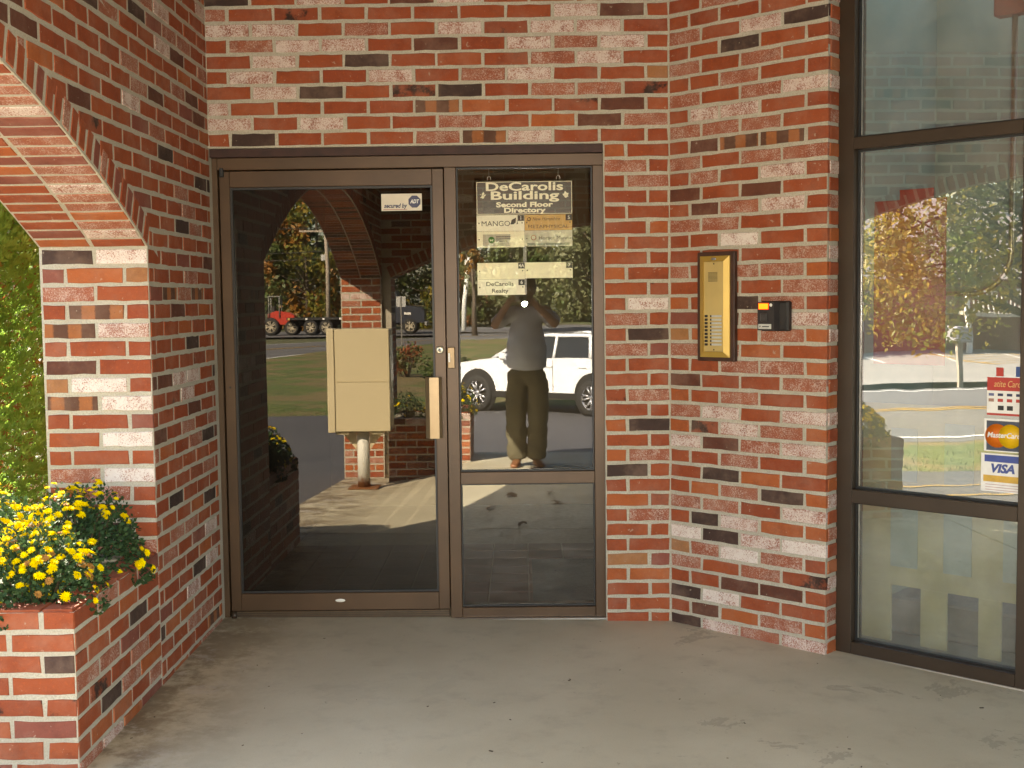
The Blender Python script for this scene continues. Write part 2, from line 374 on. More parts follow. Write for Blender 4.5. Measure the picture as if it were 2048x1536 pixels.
for k in range(-2,42):
    s=AR.get(k); p=pe if k%2==0 else po
    for i in range(len(p)-1):
        last=i==len(p)-2
        put(aw,I4,0,p[i],p[i+1]+(JT/2 if last else 0),course_z(k),s[i] if s else None)
# return face at the window side
RET=T(TE,0,0)@RZ(R(90))
for k in range(-2,42):
    put(aw,RET,0,.006,.1,course_z(k),('r','r','o','s','w')[k*7%5])
# ---- left wall with arch (inner plane x=XL faces +x), y from 0 down to YF
YJ=-.93; YF=-6.40; XO=XL-.396; YC=(YJ+YF)/2; RA=6.27; ZC=2.325-RA; ZS=25*CH
def arch_z(y): 
    d=RA*RA-(y-YC)**2
    return ZC+math.sqrt(max(d,0))
lw=thing('brick_arch_wall','red brick side wall with a wide arch opening at the left','wall')
LW=T(XL,0,0)@RZ(R(90))      # local x = +y, local -y = +x
b=MB()
ys=[0.30]+list(np.linspace(0,YJ,5))+[YJ]
def slab(b,y0,y1,z0a,z0b,z1,xi,xo):
    vs=[(xi,y0,z0a),(xi,y1,z0b),(xi,y1,z1),(xi,y0,z1),(xo,y0,z0a),(xo,y1,z0b),(xo,y1,z1),(xo,y0,z1)]
    b.add(vs,[[0,1,2,3],[7,6,5,4],[0,4,5,1],[3,2,6,7],[1,5,6,2],[0,3,7,4]])
xi,xo=XL-MR+.0012,XO+MR
slab(b,.3,YJ+MR,-.4,-.4,ZTOP,xi,xo)
yy=np.linspace(YJ+MR,YF-MR,49)
for a,c in zip(yy[:-1],yy[1:]): slab(b,a,c,max(arch_z(a),ZS-.004)+MR,max(arch_z(c),ZS-.004)+MR,ZTOP,xi,xo)
slab(b,YF-MR,YF-.45,-.5,-.5,ZTOP,xi,xo)
b.build('mortar',MORTAR,lw)
JL=Joined(); JO=Joined()
RING=.105
def arch_half(z): # half width of ring outer circle at height z
    d=(RA+RING)**2-(z-ZC)**2
    return math.sqrt(d) if d>0 else 0
random.seed(21)
_rt0=rtype
def rtype(): return random.choices('roswdDkbp',(62,6,10,5,7,5,2,1,3))[0]
LT={ (22):'rrrDD', (23):'rrDrD'}
for k in range(-3,47):
    zc=course_z(k); off=.5 if k%2 else 0
    spans=[]
    a=arch_half(zc)
    if zc<ZS: spans=[(0,YJ),(YF,YF-.44)]
    elif a>0:
        zt=zc+BH*.38; a2=arch_half(zt)
        e=YC+a2 if zc>ZS+.095 else YJ+(zc-ZS)*.48
        spans=[(0,e),(2*YC-e,YF-.44)]
    else: spans=[(0,YF-.44)]
    for (ya,yb) in spans:
        y=ya
        first=True
        while y>yb+.01:
            L=BL*(.27 if (first and k%2==0 and ya==0) else .77 if (first and k%2 and ya==0) else (.5 if first and k%2 else 1))
            y2=max(yb,y-L)
            if y2-yb<.03: y2=yb
            first=False
            vis=(y>-2.45 and zc<2.95 and zc>-.05)
            put(lw,LW,0,y2,y,zc,None,BH,'brick',None if vis else JL)
            y=y2
JL.build('brick_course',lw)
rtype=_rt0
# outer face
for k in range(-3,47):
    zc=course_z(k); y=.3
    while y>YF-.44:
        y2=y-BL; ym=(y+y2)/2
        if zc<ZS and not(ym>YJ-.02 or ym<YF+.02): y=y2; continue
        if zc>ZS and zc<arch_z(ym)+RING: y=y2; continue
        M=T(XO,0,0)@RZ(R(-90))@T(-(y+y2)/2,0,zc); JO.add(M,BL-JT)
        y=y2
JO.build('outer_brick_course',lw)
# jamb faces (two bricks wide)
JM=[ 'DW','pot','sr','rbr','bw','rrr','dr','tWr','bW','krp','rW','rrr','sW','rsr','br']
random.seed(5)
for i in range(0,29):
    zc=(25-i-.5)*CH; s=JM[i] if i<len(JM) else None
    wds=[.5,.5] if i%2==0 else [.23,.54,.23]
    x=XO
    for j,wd in enumerate(wds):
        x2=x+wd*(XL-XO+JT*.6)
        put(lw,T(0,YJ,0),0,x,x2 - (JT*.6 if j==len(wds)-1 else 0)*0,zc,s[j] if s else None,BH,'jamb_brick')
        x=x2
# far jamb facing +y
JF=Joined()
for i in range(0,30):
    zc=(25-i-.5)*CH; wds=[.5,.5] if i%2 else [.23,.54,.23]; x=XO
    for j,wd in enumerate(wds):
        x2=x+wd*(XL-XO); M=T((x+x2)/2,YF,zc)@RZ(R(180)); JF.add(M,x2-x-JT,BH,random.choice('rrorrsowr')); x=x2
JF.build('far_jamb_brick_course',lw)
# soffit and ring voussoirs
th0=math.asin((YJ-YC)/RA); nseg=int(round(2*th0*RA/CH)); dth=2*th0/nseg
JS=Joined()
random.seed(11)
for i in range(nseg):
    th=th0-(i+.5)*dth; y=YC+RA*math.sin(th); z=ZC+RA*math.cos(th)
    rad=Vector((0,math.sin(th),math.cos(th))); tan=Vector((0,-math.cos(th),math.sin(th)))
    near=y>-2.6
    for (xa,xb) in ((XO,XL-.2),(XL-.194,XL)):
        M=frame(((xa+xb)/2,y,z),(1,0,0),rad,tan)
        t=random.choices('rosWwdp',(38,10,32,2,5,1,12))[0]
        if near: brick(lw,M,xb-xa-(.006 if xb==XL else .008),BH,t,'soffit_brick')
        else: JS.add(M,xb-xa-.007,BH,random.choice('rrrosdpDr'))
    ro=RA+RING/2
    c=Vector((XL+.0008,YC+ro*math.sin(th),ZC+ro*math.cos(th)))
    M=frame(c,rad,(-1,0,0),tan if True else tan)
    M=frame(c,rad,Vector((-1,0,0)),rad.cross(Vector((-1,0,0))))
    if near: brick(lw,M,RING-.014,BH-.005,random.choice('rrrrrprs'),'ring_brick')
    else: JS.add(M,RING-.012,BH,random.choice('rrrrrdr'))
JS.build('arch_brick_course',lw)

# ---- floor: porch slab, flat by the door then falling gently to the lot
def floor_z(x,y):
    z=.02-.012*x
    if y<-2.05:
        k=min(1,max(0,(-1.15-x)/.8)); z-=(.028+.03*k*k*(3-2*k))*(-2.05-y)
    return z
b=MB()
def slabpart(y0,y1,x0,x1,n=48):
    xs=np.linspace(x0,x1,n); yv=[y0,y1]
    top=[(x,y,floor_z(x,y)) for y in yv for x in xs]; bot=[(x,y,-.9) for y in yv for x in xs]; N=len(xs)
    fs=[[i,i+1,i+1+N,i+N] for i in range(N-1)]
    fs+=[[2*N+i+N,2*N+i+1+N,2*N+i+1,2*N+i] for i in range(N-1)]
    fs+=[[i,2*N+i,2*N+i+1,i+1] for i in range(N-1)]+[[N+i+1,3*N+i+1,3*N+i,N+i] for i in range(N-1)]
    fs+=[[0,N,3*N,2*N],[N-1,2*N-1+0,4*N-1,3*N-1][::-1]]
    b.add(top+bot,fs)
slabpart(.28,-2.044,-2.43,5.2); slabpart(-2.056,-6.95,-2.43,5.2)
b.build('porch_floor',CONCRETE,kind='structure')
b=MB(); b.box((-2.42,-2.0559,-.5),(5.19,-2.0441,.0)); b.build('floor_joint',simple('joint_filler',(.05,.035,.025),.9),kind='structure')

# ---- porch roof slab and upper storey
PLASTER=simple('ceiling_plaster',(.62,.58,.5),.8,0,.05,2); BOARDS=simple('ceiling_boards',(.14,.09,.055),.7,0,.12,3)
b=MB(); poly=[(XO-.05,-6.9),(5.2,-6.9),(5.2,-4.60),(.22,.0),(.22,.3),(XO-.05,.3)]; n=len(poly)  # slab outline cut back along the storefront so sky light enters the shop
b.add([(x,y,ZTOP+.003) for x,y in poly]+[(x,y,ZTOP+.25) for x,y in poly],[list(range(n))[::-1],list(range(n,2*n))]+[[i,(i+1)%n,(i+1)%n+n,i+n] for i in range(n)])
b.build('porch_ceiling',BOARDS,kind='structure')
us=thing('upper_storey','brick upper storey of the building above the porch roof','building')
b=MB(); b.box((XO,.32,ZTOP-.02),(14,9,6.0)); b.build('wall',simple('upper_brick',(.22,.07,.035),.9,0,.3,20),us)
b=MB(); b.box((XO-.2,.1,6.003),(14.2,9.2,6.2)); b.build('roof',simple('roof_edge',(.2,.19,.18),.8),us)
# building side wall behind the entrance (outer, beyond the left arch wall)
b=MB(); b.box((XO+.02,.305,-.6),(XL-.3,9,ZTOP-.03)); b.build('lower_wall',simple('side_brick',(.22,.07,.035),.9,0,.3,20),us)

# ---- front wall (behind the photographer) with its own arch
fwl=thing('brick_arch_wall','front brick porch wall with wide arch behind the photographer, seen mirrored in glass','wall')
XA0,XA1=-1.95,3.0; YI=-6.45; YO=-6.85; XCf=(XA0+XA1)/2; hs=(XA1-XA0)/2; rise=.55; RF=(hs*hs+rise*rise)/(2*rise); ZSF=1.69; ZCF=ZSF+rise-RF
def farch(x): return ZCF+math.sqrt(max(0,RF*RF-(x-XCf)**2))
b=MB()
b.box((XO+MR,YO+MR,-.6),(XA0-MR,YI-MR,ZTOP)); b.box((XA1+MR,YO+MR,-.6),(5.2,YI-MR,ZTOP))
xs=np.linspace(XA0-MR,XA1+MR,33)
for a,c in zip(xs[:-1],xs[1:]):
    za,zb=max(farch(a),ZSF)+MR,max(farch(c),ZSF)+MR
    vs=[(a,YI-MR,za),(c,YI-MR,zb),(c,YI-MR,ZTOP),(a,YI-MR,ZTOP),(a,YO+MR,za),(c,YO+MR,zb),(c,YO+MR,ZTOP),(a,YO+MR,ZTOP)]
    b.add(vs,[[0,1,2,3],[7,6,5,4],[0,4,5,1],[3,2,6,7]])
b.build('mortar',MORTAR,fwl)
JFR=Joined()
for k in range(-4,47):
    zc=course_z(k)
    x=XL+(.1 if k%2 else 0)
    while x<5.1:
        x2=x+BL; xm=(x+x2)/2
        inside=(XA0<xm<XA1 and zc<ZSF) or (XA0-.1<xm<XA1+.1 and zc>=ZSF and zc<farch(min(max(xm,XA0),XA1))+.12)
        if not inside and not(zc<ZSF and (x<XA0<x2 or x<XA1<x2)):
            JFR.add(T(xm,YI,zc)@RZ(R(180)),BL-JT)
        x=x2
nf=int(2*hs/CH*1.02); t0=math.asin(hs/RF)
for i in range(nf):
    th=-t0+2*t0*(i+.5)/nf; rad=Vector((math.sin(th),0,math.cos(th))); ro=RF+.06
    c=Vector((XCf+ro*math.sin(th),YI,ZCF+ro*math.cos(th)))
    M=frame(c,rad,Vector((0,-1,0)),rad.cross(Vector((0,-1,0)))); JFR.add(M,.105,BH,random.choice('rrrdr'))
    c2=Vector((XCf+RF*math.sin(th),(YI+YO)/2,ZCF+RF*math.cos(th))); tan=Vector((math.cos(th),0,-math.sin(th)))
    M=frame(c2,Vector((0,1,0)),rad,Vector((0,1,0)).cross(rad)); JFR.add(M,.38,BH,random.choice('rrods'))
for z in range(-3,25):
    JFR.add(T(XA0,(YI+YO)/2,(z+.5)*CH)@RZ(R(90)),.38,BH)
JFR.build('brick_course',fwl)

# ---- planters
def planter(name,label,x0,x1,y0,y1,ztop,zb,faces,ind):
    p=thing(name,label,'planter')
    b=MB(); i=MR; t=.1
    b.box((x0+i,y0+i,zb),(x1-i,y0+t,ztop-.004)); b.box((x0+i,y1-t,zb),(x1-i,y1-i,ztop-.004)); b.box((x0+i,y0+t,zb),(x0+t,y1-t,ztop-.004)); b.box((x1-t,y0+t,zb),(x1-i,y1-t,ztop-.004))
    b.build('mortar',MORTAR,p)
    b=MB(); b.box((x0+t,y0+t,zb),(x1-t,y1-t,ztop-.05)); b.build('soil',simple('potting_soil',(.035,.024,.016),.95,0,.4,40,.8),p)
    J=Joined(); n=int((ztop-zb)/CH)+1
    for k in range(n):
        zc=ztop-(k+.5)*CH+.004
        for f in faces:
            if f=='front': M0=T(x0,y0,0); L=x1-x0
            elif f=='right': M0=T(x1,y0,0)@RZ(R(90)); L=y1-y0
            elif f=='back': M0=T(x1,y1,0)@RZ(R(180)); L=x1-x0
            else: M0=T(x0,y1,0)@RZ(R(-90)); L=y1-y0
            s=0; first=True
            while s<L-.01:
                st=BL*(1 if not first else (.5 if (k%2)==(0 if f in('right','left') else 1) else 1))
                if f=='right' and k==0: st=BL*(1 if first else 1)
                e=min(L,s+st); 
                if L-e<.04: e=L
                lo=s-(JT/2 if first else 0); hi=e+(JT/2 if e==L else 0)
                put(p,M0,0,lo+ (JT*0),hi,zc,None,BH,'brick',None if ind and f in('front','right') else J); s=e; first=False
    # cap: top faces of the top course
    for k in range(int((y1-y0)/BL)+1): 
        a=y0+k*BL; c=min(y1,a+BL)
        if c-a>.03: 
            M=frame((x1-.05,(a+c)/2,ztop-.001),(0,1,0),(0,0,-1),(-1,0,0)); (brick(p,M,c-a-.006,.095,'r','cap_brick') if ind else J.add(M,c-a-.006,.095,'r'))
    for k in range(int((x1-x0-.1)/BL)+1):
        a=x0+k*BL; c=min(x1-.1,a+BL)
        if c-a>.03:
            M=frame(((a+c)/2,y0+.05,ztop-.001),(1,0,0),(0,0,-1),(0,1,0)); (brick(p,M,c-a-.006,.095,'r','cap_brick') if ind else J.add(M,c-a-.006,.095,'r'))
    if J.b.v: J.build('brick_course',p)
    return p
random.seed(31)
def wts(): return random.choices('roskdDpw',(55,10,10,6,6,5,5,2))[0]
_rt=rtype; rtype=wts
PT=8*CH+.012
planter('brick_planter','low red brick planter full of yellow mums by the left arch',-2.95,XL,-1.785,YJ-.004,PT,-.6,('front','right','left'),True)
planter('brick_planter','brick planter by the corner pillar, mirrored behind the mailbox',XL+.09,-1.17,-6.84,-6.0,.40,-.7,('front','right','back'),False)
rtype=_rt

# ------------------------------------------------------------------ entrance frame and door
FY=.045           # front face of the frame
ef=thing('door_frame','bronze aluminium entrance frame with fixed sidelight beside the glass door','door frame')
b=MB(); b.box((XL-.004,.012,2.128),(-.285,.12,2.163)); b.build('lintel',STEELLINT,ef)
def bar(parent,name,x0,x1,z0,z1,y0=FY,y1=FY+.11,mat=None,bev=.002): 
    return MB().box((x0,y0,z0),(x1,y1,z1),bev=bev).build(name,mat or BRONZE,parent)
ZF=.032
bar(ef,'jamb',XL-.003,-2.013,ZF,2.1275); bar(ef,'mullion',-1.000,-.947,ZF,2.074); bar(ef,'jamb',-.337,-.288,ZF,2.074)
bar(ef,'header',-2.0125,-.288,2.0745,2.1275)
bar(ef,'rail',-.9465,-.3375,.647,.702); bar(ef,'bottom_rail',-.9465,-.3375,ZF,.078)
bar(ef,'caulk',-.2875,-.2755,.02,2.125,.02,.1,simple('caulk',(.05,.04,.035),.8))
bar(ef,'sill',-2.0,-.29,.022,.0318,.02,.16,ALU)
SY=FY+.03
def gasket(parent,x0,x1,z0,z1,y,w=.006):
    b=MB(); b.box((x0,y-.012,z0),(x0+w,y,z1)); b.box((x1-w,y-.012,z0),(x1,y,z1)); b.box((x0+w,y-.012,z0),(x1-w,y,z0+w)); b.box((x0+w,y-.012,z1-w),(x1-w,y,z1)); return b.build('gasket',GASKET,parent)
pane('glass_pane',(-.946,SY,.703),(-.338,SY+.006,2.073),GL_SIDE,ef); pane('glass_pane',(-.946,SY,.079),(-.338,SY+.006,.646),GL_SIDE,ef)
gasket(ef,-.946,-.338,.703,2.073,SY); gasket(ef,-.946,-.338,.079,.646,SY)
# strike box on the mullion
MB().box((-.996,FY-.022,1.176),(-.962,FY,1.272),bev=.003).build('strike_box',simple('strike_bronze',(.16,.11,.06),.35,.6),ef)
MB().box((-.992,FY-.0235,1.205),(-.984,FY-.0222,1.245)).build('strike_slot',PAPER,ef)

dr=thing('glass_door','bronze framed tinted glass door with pull handle','door',(-2.008,FY+.012,0))
dr.rotation_euler=(0,0,0)
def dbar(name,x0,x1,z0,z1,y0=0,y1=.045,mat=None,bev=.002): return MB().box((x0+2.008,y0,z0),(x1+2.008,y1,z1),bev=bev).build(name,mat or BRONZE,dr)
dbar('stile',-2.008,-1.962,.07,2.070); dbar('stile',-1.054,-1.004,.07,2.070); dbar('top_rail',-1.9615,-1.0545,1.998,2.070); dbar('bottom_rail',-1.9615,-1.0545,.07,.150)
sw=dbar('door_sweep',-2.006,-1.006,.034,.0695,-.006,.03,simple('sweep',(.10,.07,.045),.4,.5))
b=MB(); 
for z in (.041,.050,.059): b.box((.004,-.0085,z),(1.0,-.0062,z+.003))
b.build('ridge',BRONZE_D,sw)
# slightly bowed tempered pane
b=MB(); n=40; zs=np.linspace(.150,1.998,n+1); by=lambda z:.024-(1.5-z)**2/278
vs=[(x,by(z),z) for z in zs for x in (.047,.953)]; b.add(vs,[[2*i,2*i+1,2*i+3,2*i+2] for i in range(n)],0,True)
vs=[(x,by(z)+.006,z) for z in zs for x in (.047,.953)]; b.add(vs,[[2*i+2,2*i+3,2*i+1,2*i] for i in range(n)],1,True)
m_=b.mesh('glass_pane',[GL_DOOR,GL_BACK]); link('glass_pane',m_,dr)
gasket(dr,.046,.954,.151,1.997,.02,.009)
# pull handle: wedge shaped bar standing off the stile
b=MB(); hx=2.008
b.prism([(0,0),(.0,.0)],0,0) if False else None
prof=[(-1.098+hx,-.0005),(-1.098+hx,-.030),(-1.078+hx,-.052),(-1.036+hx,-.052),(-1.024+hx,-.030),(-1.024+hx,-.0005)]
n=len(prof); vs=[(x,y,.862) for x,y in prof]+[(x,y,1.137) for x,y in prof]
b.add(vs,[list(range(n)),list(range(2*n-1,n-1,-1))]+[[i,(i+1)%n,(i+1)%n+n,i+n] for i in range(n)])
b.build('pull_handle',HANDLE,dr)
b=MB(); MY=Matrix.Rotation(R(90),4,'X')
b.lathe([(.0,.012),(.013,.012),(.0175,.010),(.0185,0),(.0185,-.002)],24,0,T(-1.031+hx,-.0005,1.259)@MY); lk=b.build('lock_cylinder',simple('satin_steel',(.66,.62,.5),.3,.8,.05),dr)
b=MB(); b.lathe([(0,.0128),(.008,.0127),(.0081,.0121)],18,0,T(-1.031+hx,-.0005,1.258)@MY); pl=b.build('lock_plug',ALU,lk)
MB().box((-1.0325+hx,-.0145,1.251),(-1.0295+hx,-.0135,1.262)).build('keyhole',INK,lk)
MB().box((-2.004+hx,-.016,2.044),(-1.985+hx,-.001,2.085),bev=.003).build('pivot',GASKET,dr)
MB().lathe([(.0,.03),(.012,.03),(.014,.0),(.0,0)],12,0,T(-1.992+hx,-.018,.04)).build('pivot',BRONZE_D,dr)
MB().lathe([(0,.002),(.02,.002),(.023,0)],24,0,T(-1.508+hx,-.0005,.115)@MY@Matrix.Diagonal((1,.33,1,1))).build('maker_plate',WHITEP,dr)
MB().lathe([(0,.0015),(.004,.001),(.005,0)],10,0,T(-1.985+hx,-.0005,1.10)@MY).build('screw',INK,dr)
# alarm sticker (inside face, seen through the glass corner)
st=MB().box((-1.284+hx,.0135,1.886),(-1.102+hx,.0145,1.962)).build('alarm_sticker',simple('sticker_paper',(.62,.56,.45),.5,0,.03),dr)
NAVY=simple('sticker_navy',(.012,.016,.07),.4,0,.05)
text('lettering','secured by',.027,NAVY,st,T(-1.222+hx,.013,1.908),bold=.0008,shear=.25,maxw=.105)
MB().box((-1.276+hx,.0128,1.891),(-1.168+hx,.0133,1.893)).build('underline',simple('sticker_red',(.3,.03,.03),.5),st)
b=MB(); pts=[(.029*math.cos(R(22.5+45*i)),.029*math.sin(R(22.5+45*i))) for i in range(8)]; b.prism(pts,.0115,.013,0,T(-1.135+hx,0,1.926)); oc=b.build('octagon',NAVY,st)
text('lettering','ADT',.023,PAPER,oc,T(-1.135+hx,.011,1.926),bold=.0007,shear=.2,maxw=.04)

# ------------------------------------------------------------------ directory sign behind the sidelight glass
ds=thing('directory_sign','hanging tenant directory of black header and cream name panels behind sidelight','sign',(-.642,SY+.016,1.504))
def SX(x): return x+.642
def SZ(z): return z-1.504
hd=MB().box((SX(-.858),0,SZ(1.864)),(SX(-.426),.004,SZ(2.012))).build('header_board',SIGNBLK,ds)
EDGE=simple('sign_border',(.7,.66,.5),.4,0,.03)
b=MB()
for (x0,x1,z0,z1) in ((-.857,-.427,2.008,2.011),(-.857,-.427,1.865,1.868),(-.857,-.854,1.868,2.008),(-.430,-.427,1.868,2.008)): b.box((SX(x0),-.0012,SZ(z0)),(SX(x1),-.0002,SZ(z1)))
b.build('border',EDGE,hd)
LET=simple('sign_letter',(.88,.85,.70),.4,0,.03)
for s,z,sz,mw in (('DeCarolis',1.987,.052,.348),('Building',1.9475,.052,.308),('Second Floor',1.907,.030,.256),('Directory',1.882,.030,.188)):
    text('lettering',s,sz,LET,hd,T(SX(-.642),-.0008,SZ(z)),bold=.0012,maxw=mw)
for sgn in (-1,1):
    b=MB(); M=T(SX(-.642+sgn*.187),-.0006,SZ(1.947))
    for a,l in ((40,.016),(100,.02),(160,.016),(-30,.013)):
        c,s_=math.cos(R(a)),math.sin(R(a)); px,pz=-s_*.006,c*.006
        b.prism([(0,0),(sgn*c*l*.55+px,s_*l*.55+pz),(sgn*c*l,s_*l),(sgn*c*l*.55-px,s_*l*.55-pz)],-.0004,.0004,0,M)
    b.lathe([(0,.0005),(.007,.0004),(.0072,-.0003)],12,0,M@T(0,0,-.004)@MY)
    b.build('leaf_ornament',LET,hd)
def panel(x0,x1,z0,z1,mat,num=None,nx=None):
    p=MB().box((SX(x0),0,SZ(z0)),(SX(x1),.004,SZ(z1))).build('name_panel',mat,ds)
    b=MB()
    for xx in (x0+.010,x1-.010): b.lathe([(0,.001),(.0026,.0008),(.003,0)],8,0,T(SX(xx),-.0003,SZ((z0+z1)/2))@MY)
    b.build('screw',INK,p)
    if num:
        bx=MB().box((SX(x1-.030),-.0015,SZ(z1-.027)),(SX(x1-.001),-.0003,SZ(z1-.001))).build('number_plate',INK,p)
        text('lettering',num,.021,PAPER,bx,T(SX(x1-.0155),-.0021,SZ(z1-.0145)),bold=.0004)
    return p
p=panel(-.858,-.643,1.790,1.862,CREAM2,'1'); text('lettering','MANGO',.033,INK,p,T(SX(-.772),-.0006,SZ(1.823)),maxw=.128)
b=MB(); M=T(SX(-.688),-.0006,SZ(1.832)); b.prism([(-.018,-.012),(-.012,.008),(.008,.018),(.006,-.004),(-.004,-.012)],-.0004,.0004,0,M); b.prism([(.010,-.013),(.013,.008),(.016,-.010)],-.0004,.0004,0,M); b.build('leaf_logo',INK,p)
p=panel(-.642,-.427,1.792,1.862,GOLDP,'5'); BRN=simple('brown_ink',(.08,.04,.01),.5)
text('lettering','New Hampshire',.02,BRN,p,T(SX(-.545),-.0006,SZ(1.842)),shear=.35,maxw=.125); text('lettering','METAPHYSICAL',.021,BRN,p,T(SX(-.535),-.0006,SZ(1.808)),maxw=.182)
MB().lathe([(.006,.0006),(.009,.0006),(.009,-.0003)],12,0,T(SX(-.622),-.0003,SZ(1.842))@MY).build('emblem',BRN,p)
p=panel(-.858,-.643,1.717,1.789,CREAM); q=MB().box((SX(-.831),-.0012,SZ(1.722)),(SX(-.707),-.0003,SZ(1.776))).build('business_card',simple('card_grey',(.42,.40,.33),.5),p)
MB().lathe([(0,.0006),(.014,.0005),(.0145,-.0003)],20,0,T(SX(-.792),-.0015,SZ(1.751))@MY).build('round_logo',simple('logo_green',(.06,.2,.05),.5),q)
b=MB(); b.prism([(-.006,-.007),(-.008,.004),(0,-.001),(.008,.004),(.006,-.007),(0,-.003)],-.0003,.0003,0,T(SX(-.792),-.0024,SZ(1.751))); b.build('logo_mark',simple('logo_pale',(.5,.6,.4),.5),q)
for i,mw in enumerate((.066,.066,.05)): MB().box((SX(-.772),-.0018,SZ(1.7625-.0095*i)),(SX(-.772+mw),-.0013,SZ(1.7665-.0095*i))).build('print_line',INK,q)
p=panel(-.642,-.427,1.720,1.791,simple('panel_grey',(.52,.50,.42),.5),None); text('lettering','Horace Mann',.023,simple('dark_ink',(.05,.045,.035),.5),p,T(SX(-.512),-.0006,SZ(1.757)),maxw=.132)
MB().lathe([(.009,.0006),(.012,.0006),(.012,-.0003)],16,0,T(SX(-.602),-.0003,SZ(1.759))@MY).build('ring_logo',simple('logo_red',(.4,.12,.08),.5),p)
MB().box((SX(-.632),-.0012,SZ(1.724)),(SX(-.440),-.0003,SZ(1.735))).build('strip',simple('strip_grey',(.2,.22,.18),.5),p)
panel(-.858,-.643,1.574,1.648,CREAM,'4A'); panel(-.642,-.427,1.577,1.648,CREAM,'7')
p=panel(-.858,-.643,1.503,1.573,CREAM2,'6'); text('lettering','DeCarolis',.026,INK,p,T(SX(-.757),-.0006,SZ(1.552)),bold=.0003,maxw=.124); text('lettering','Realty',.026,INK,p,T(SX(-.757),-.0006,SZ(1.521)),bold=.0003,maxw=.074)
b=MB()
for xx in (-.80,-.488):
    pts=[(SX(xx)+.008*math.cos(t),.002,SZ(2.024)+.012*math.sin(t)) for t in np.linspace(-.5,math.pi+.5,12)]; b.tube(pts,.0016,6)
    b.tube([(SX(xx),.002,SZ(2.035)),(SX(xx),.002,SZ(2.073))],.0007,5)
b.build('hanging_hook',ALU,ds)
b=MB(); b.box((SX(-.65),.0045,SZ(1.503)),(SX(-.635),.009,SZ(2.012))); b.build('backing_strip',SIGNBLK,ds)

# ------------------------------------------------------------------ intercom on the angled wall
ic=thing('intercom_panel','tall brass intercom panel with nine call buttons on dark wood backing','intercom',tuple(AW@Vector((.262,-.0048,1.44))),-PHI)
MB().box((-.094,-.028,-.234),(.094,0,.234),bev=.003).build('wood_backing',WOODD,ic)
def bevframe(x,z,iw,d0,d1,mat,parent,name):
    b=MB(); o_=[(-x,-z),(x,-z),(x,z),(-x,z)]; i_=[(-x+iw,-z+iw),(x-iw,-z+iw),(x-iw,z-iw),(-x+iw,z-iw)]
    vs=[(px,-.0285,pz) for px,pz in o_]+[(px,d0,pz) for px,pz in o_]+[(px,d1,pz) for px,pz in i_]+[(px,-.0285,pz) for px,pz in i_]
    fs=[[i,(i+1)%4,(i+1)%4+4,i+4] for i in range(4)]+[[i+4,(i+1)%4+4,(i+1)%4+8,i+8] for i in range(4)]+[[i+8,(i+1)%4+8,(i+1)%4+12,i+12] for i in range(4)]
    b.add(vs,fs); return b.build(name,mat,parent)
bevframe(.0745,.2165,.024,-.034,-.046,BRASS,ic,'brass_frame')
pt=MB().box((-.0500,-.040,-.1918),(.0500,-.0287,.1918)).build('face_plate',BRASSP,ic)
b=MB()
for i in range(8): b.box((-.028,-.0412,.108+i*.0052),(.018,-.0402,.1105+i*.0052))
b.build('speaker_grille',simple('grille_dark',(.10,.08,.035),.5),pt)
MB().lathe([(0,.0015),(.003,.001),(.0032,0)],8,0,T(0,-.0402,.183)@MY).build('screw',INK,pt); MB().lathe([(0,.0015),(.003,.001),(.0032,0)],8,0,T(0,-.0402,-.184)@MY).build('screw',INK,pt)
bm1=MB().box((-.0065,-.006,-.005),(.0065,0,.005),bev=.001).mesh('call_button',BLACKP); bm2=MB().box((-.025,-.003,-.0042),(.025,0,.0042)).mesh('name_slot',simple('slot_label',(.5,.5,.46),.35,.2)); bm3=MB().box((-.0025,-.004,-.0042),(.0025,0,.0042)).mesh('slot_end',BLACKP)
for i in range(9):
    z=-.040-i*.0152
    link('call_button',bm1,pt,M=T(-.0375,-.0402,z)); ns=link('name_slot',bm2,pt,M=T(.0145,-.0402,z)); link('slot_end',bm3,ns,M=T(-.0285,0,0))
MB().lathe([(0,.002),(.012,.002),(.013,0)],16,0,T(0,-.0412,.2035)@MY@Matrix.Diagonal((1,.5,1,1))).build('maker_badge',simple('badge',(.3,.3,.32),.3,.6),ic)

# ------------------------------------------------------------------ card reader
cr=thing('card_reader','small black card reader with glowing orange display on brick','card reader',tuple(AW@Vector((.552,-.0048,1.400))),-PHI)
b=MB(); b.box((-.066,-.036,-.062),(.066,0,.062),bev=.007); b.build('housing',BLACKP,cr)
b=MB(); prof=[(-.064,-.0362),(-.060,-.064),(.018,-.066),(.026,-.0362)]; n=4
vs=[(x,y,-.058) for x,y in prof]+[(x,y,.058) for x,y in prof]; b.add(vs,[list(range(4)),[7,6,5,4]]+[[i,(i+1)%4,(i+1)%4+4,i+4] for i in range(4)]); b.build('raised_front',simple('front_plastic',(.022,.017,.016),.55),cr)
b=MB(); b.box((-.052,-.0685,.030),(-.008,-.0662,.052)); dsp=b.build('display',emis('display_glow',(1,.25,.012),.20),cr)
b=MB(); b.box((-.0545,-.0678,.0275),(-.0055,-.0661,.0545)); b.build('display_rim',emis('rim_glow',(.8,.015,.0),.08),cr)
MB().lathe([(0,.003),(.006,.002),(.007,0)],14,0,T(.004,-.0662,.046)@MY).build('indicator',WHITEP,cr)
MB().box((-.044,-.071,-.022),(-.012,-.0662,.014),bev=.003).build('keypad_tab',simple('tab_plastic',(.035,.028,.026),.4),cr)
lb=MB().box((-.054,-.0672,-.052),(.006,-.0662,-.032)).build('label_plate',simple('label_grey',(.5,.5,.46),.4),cr)
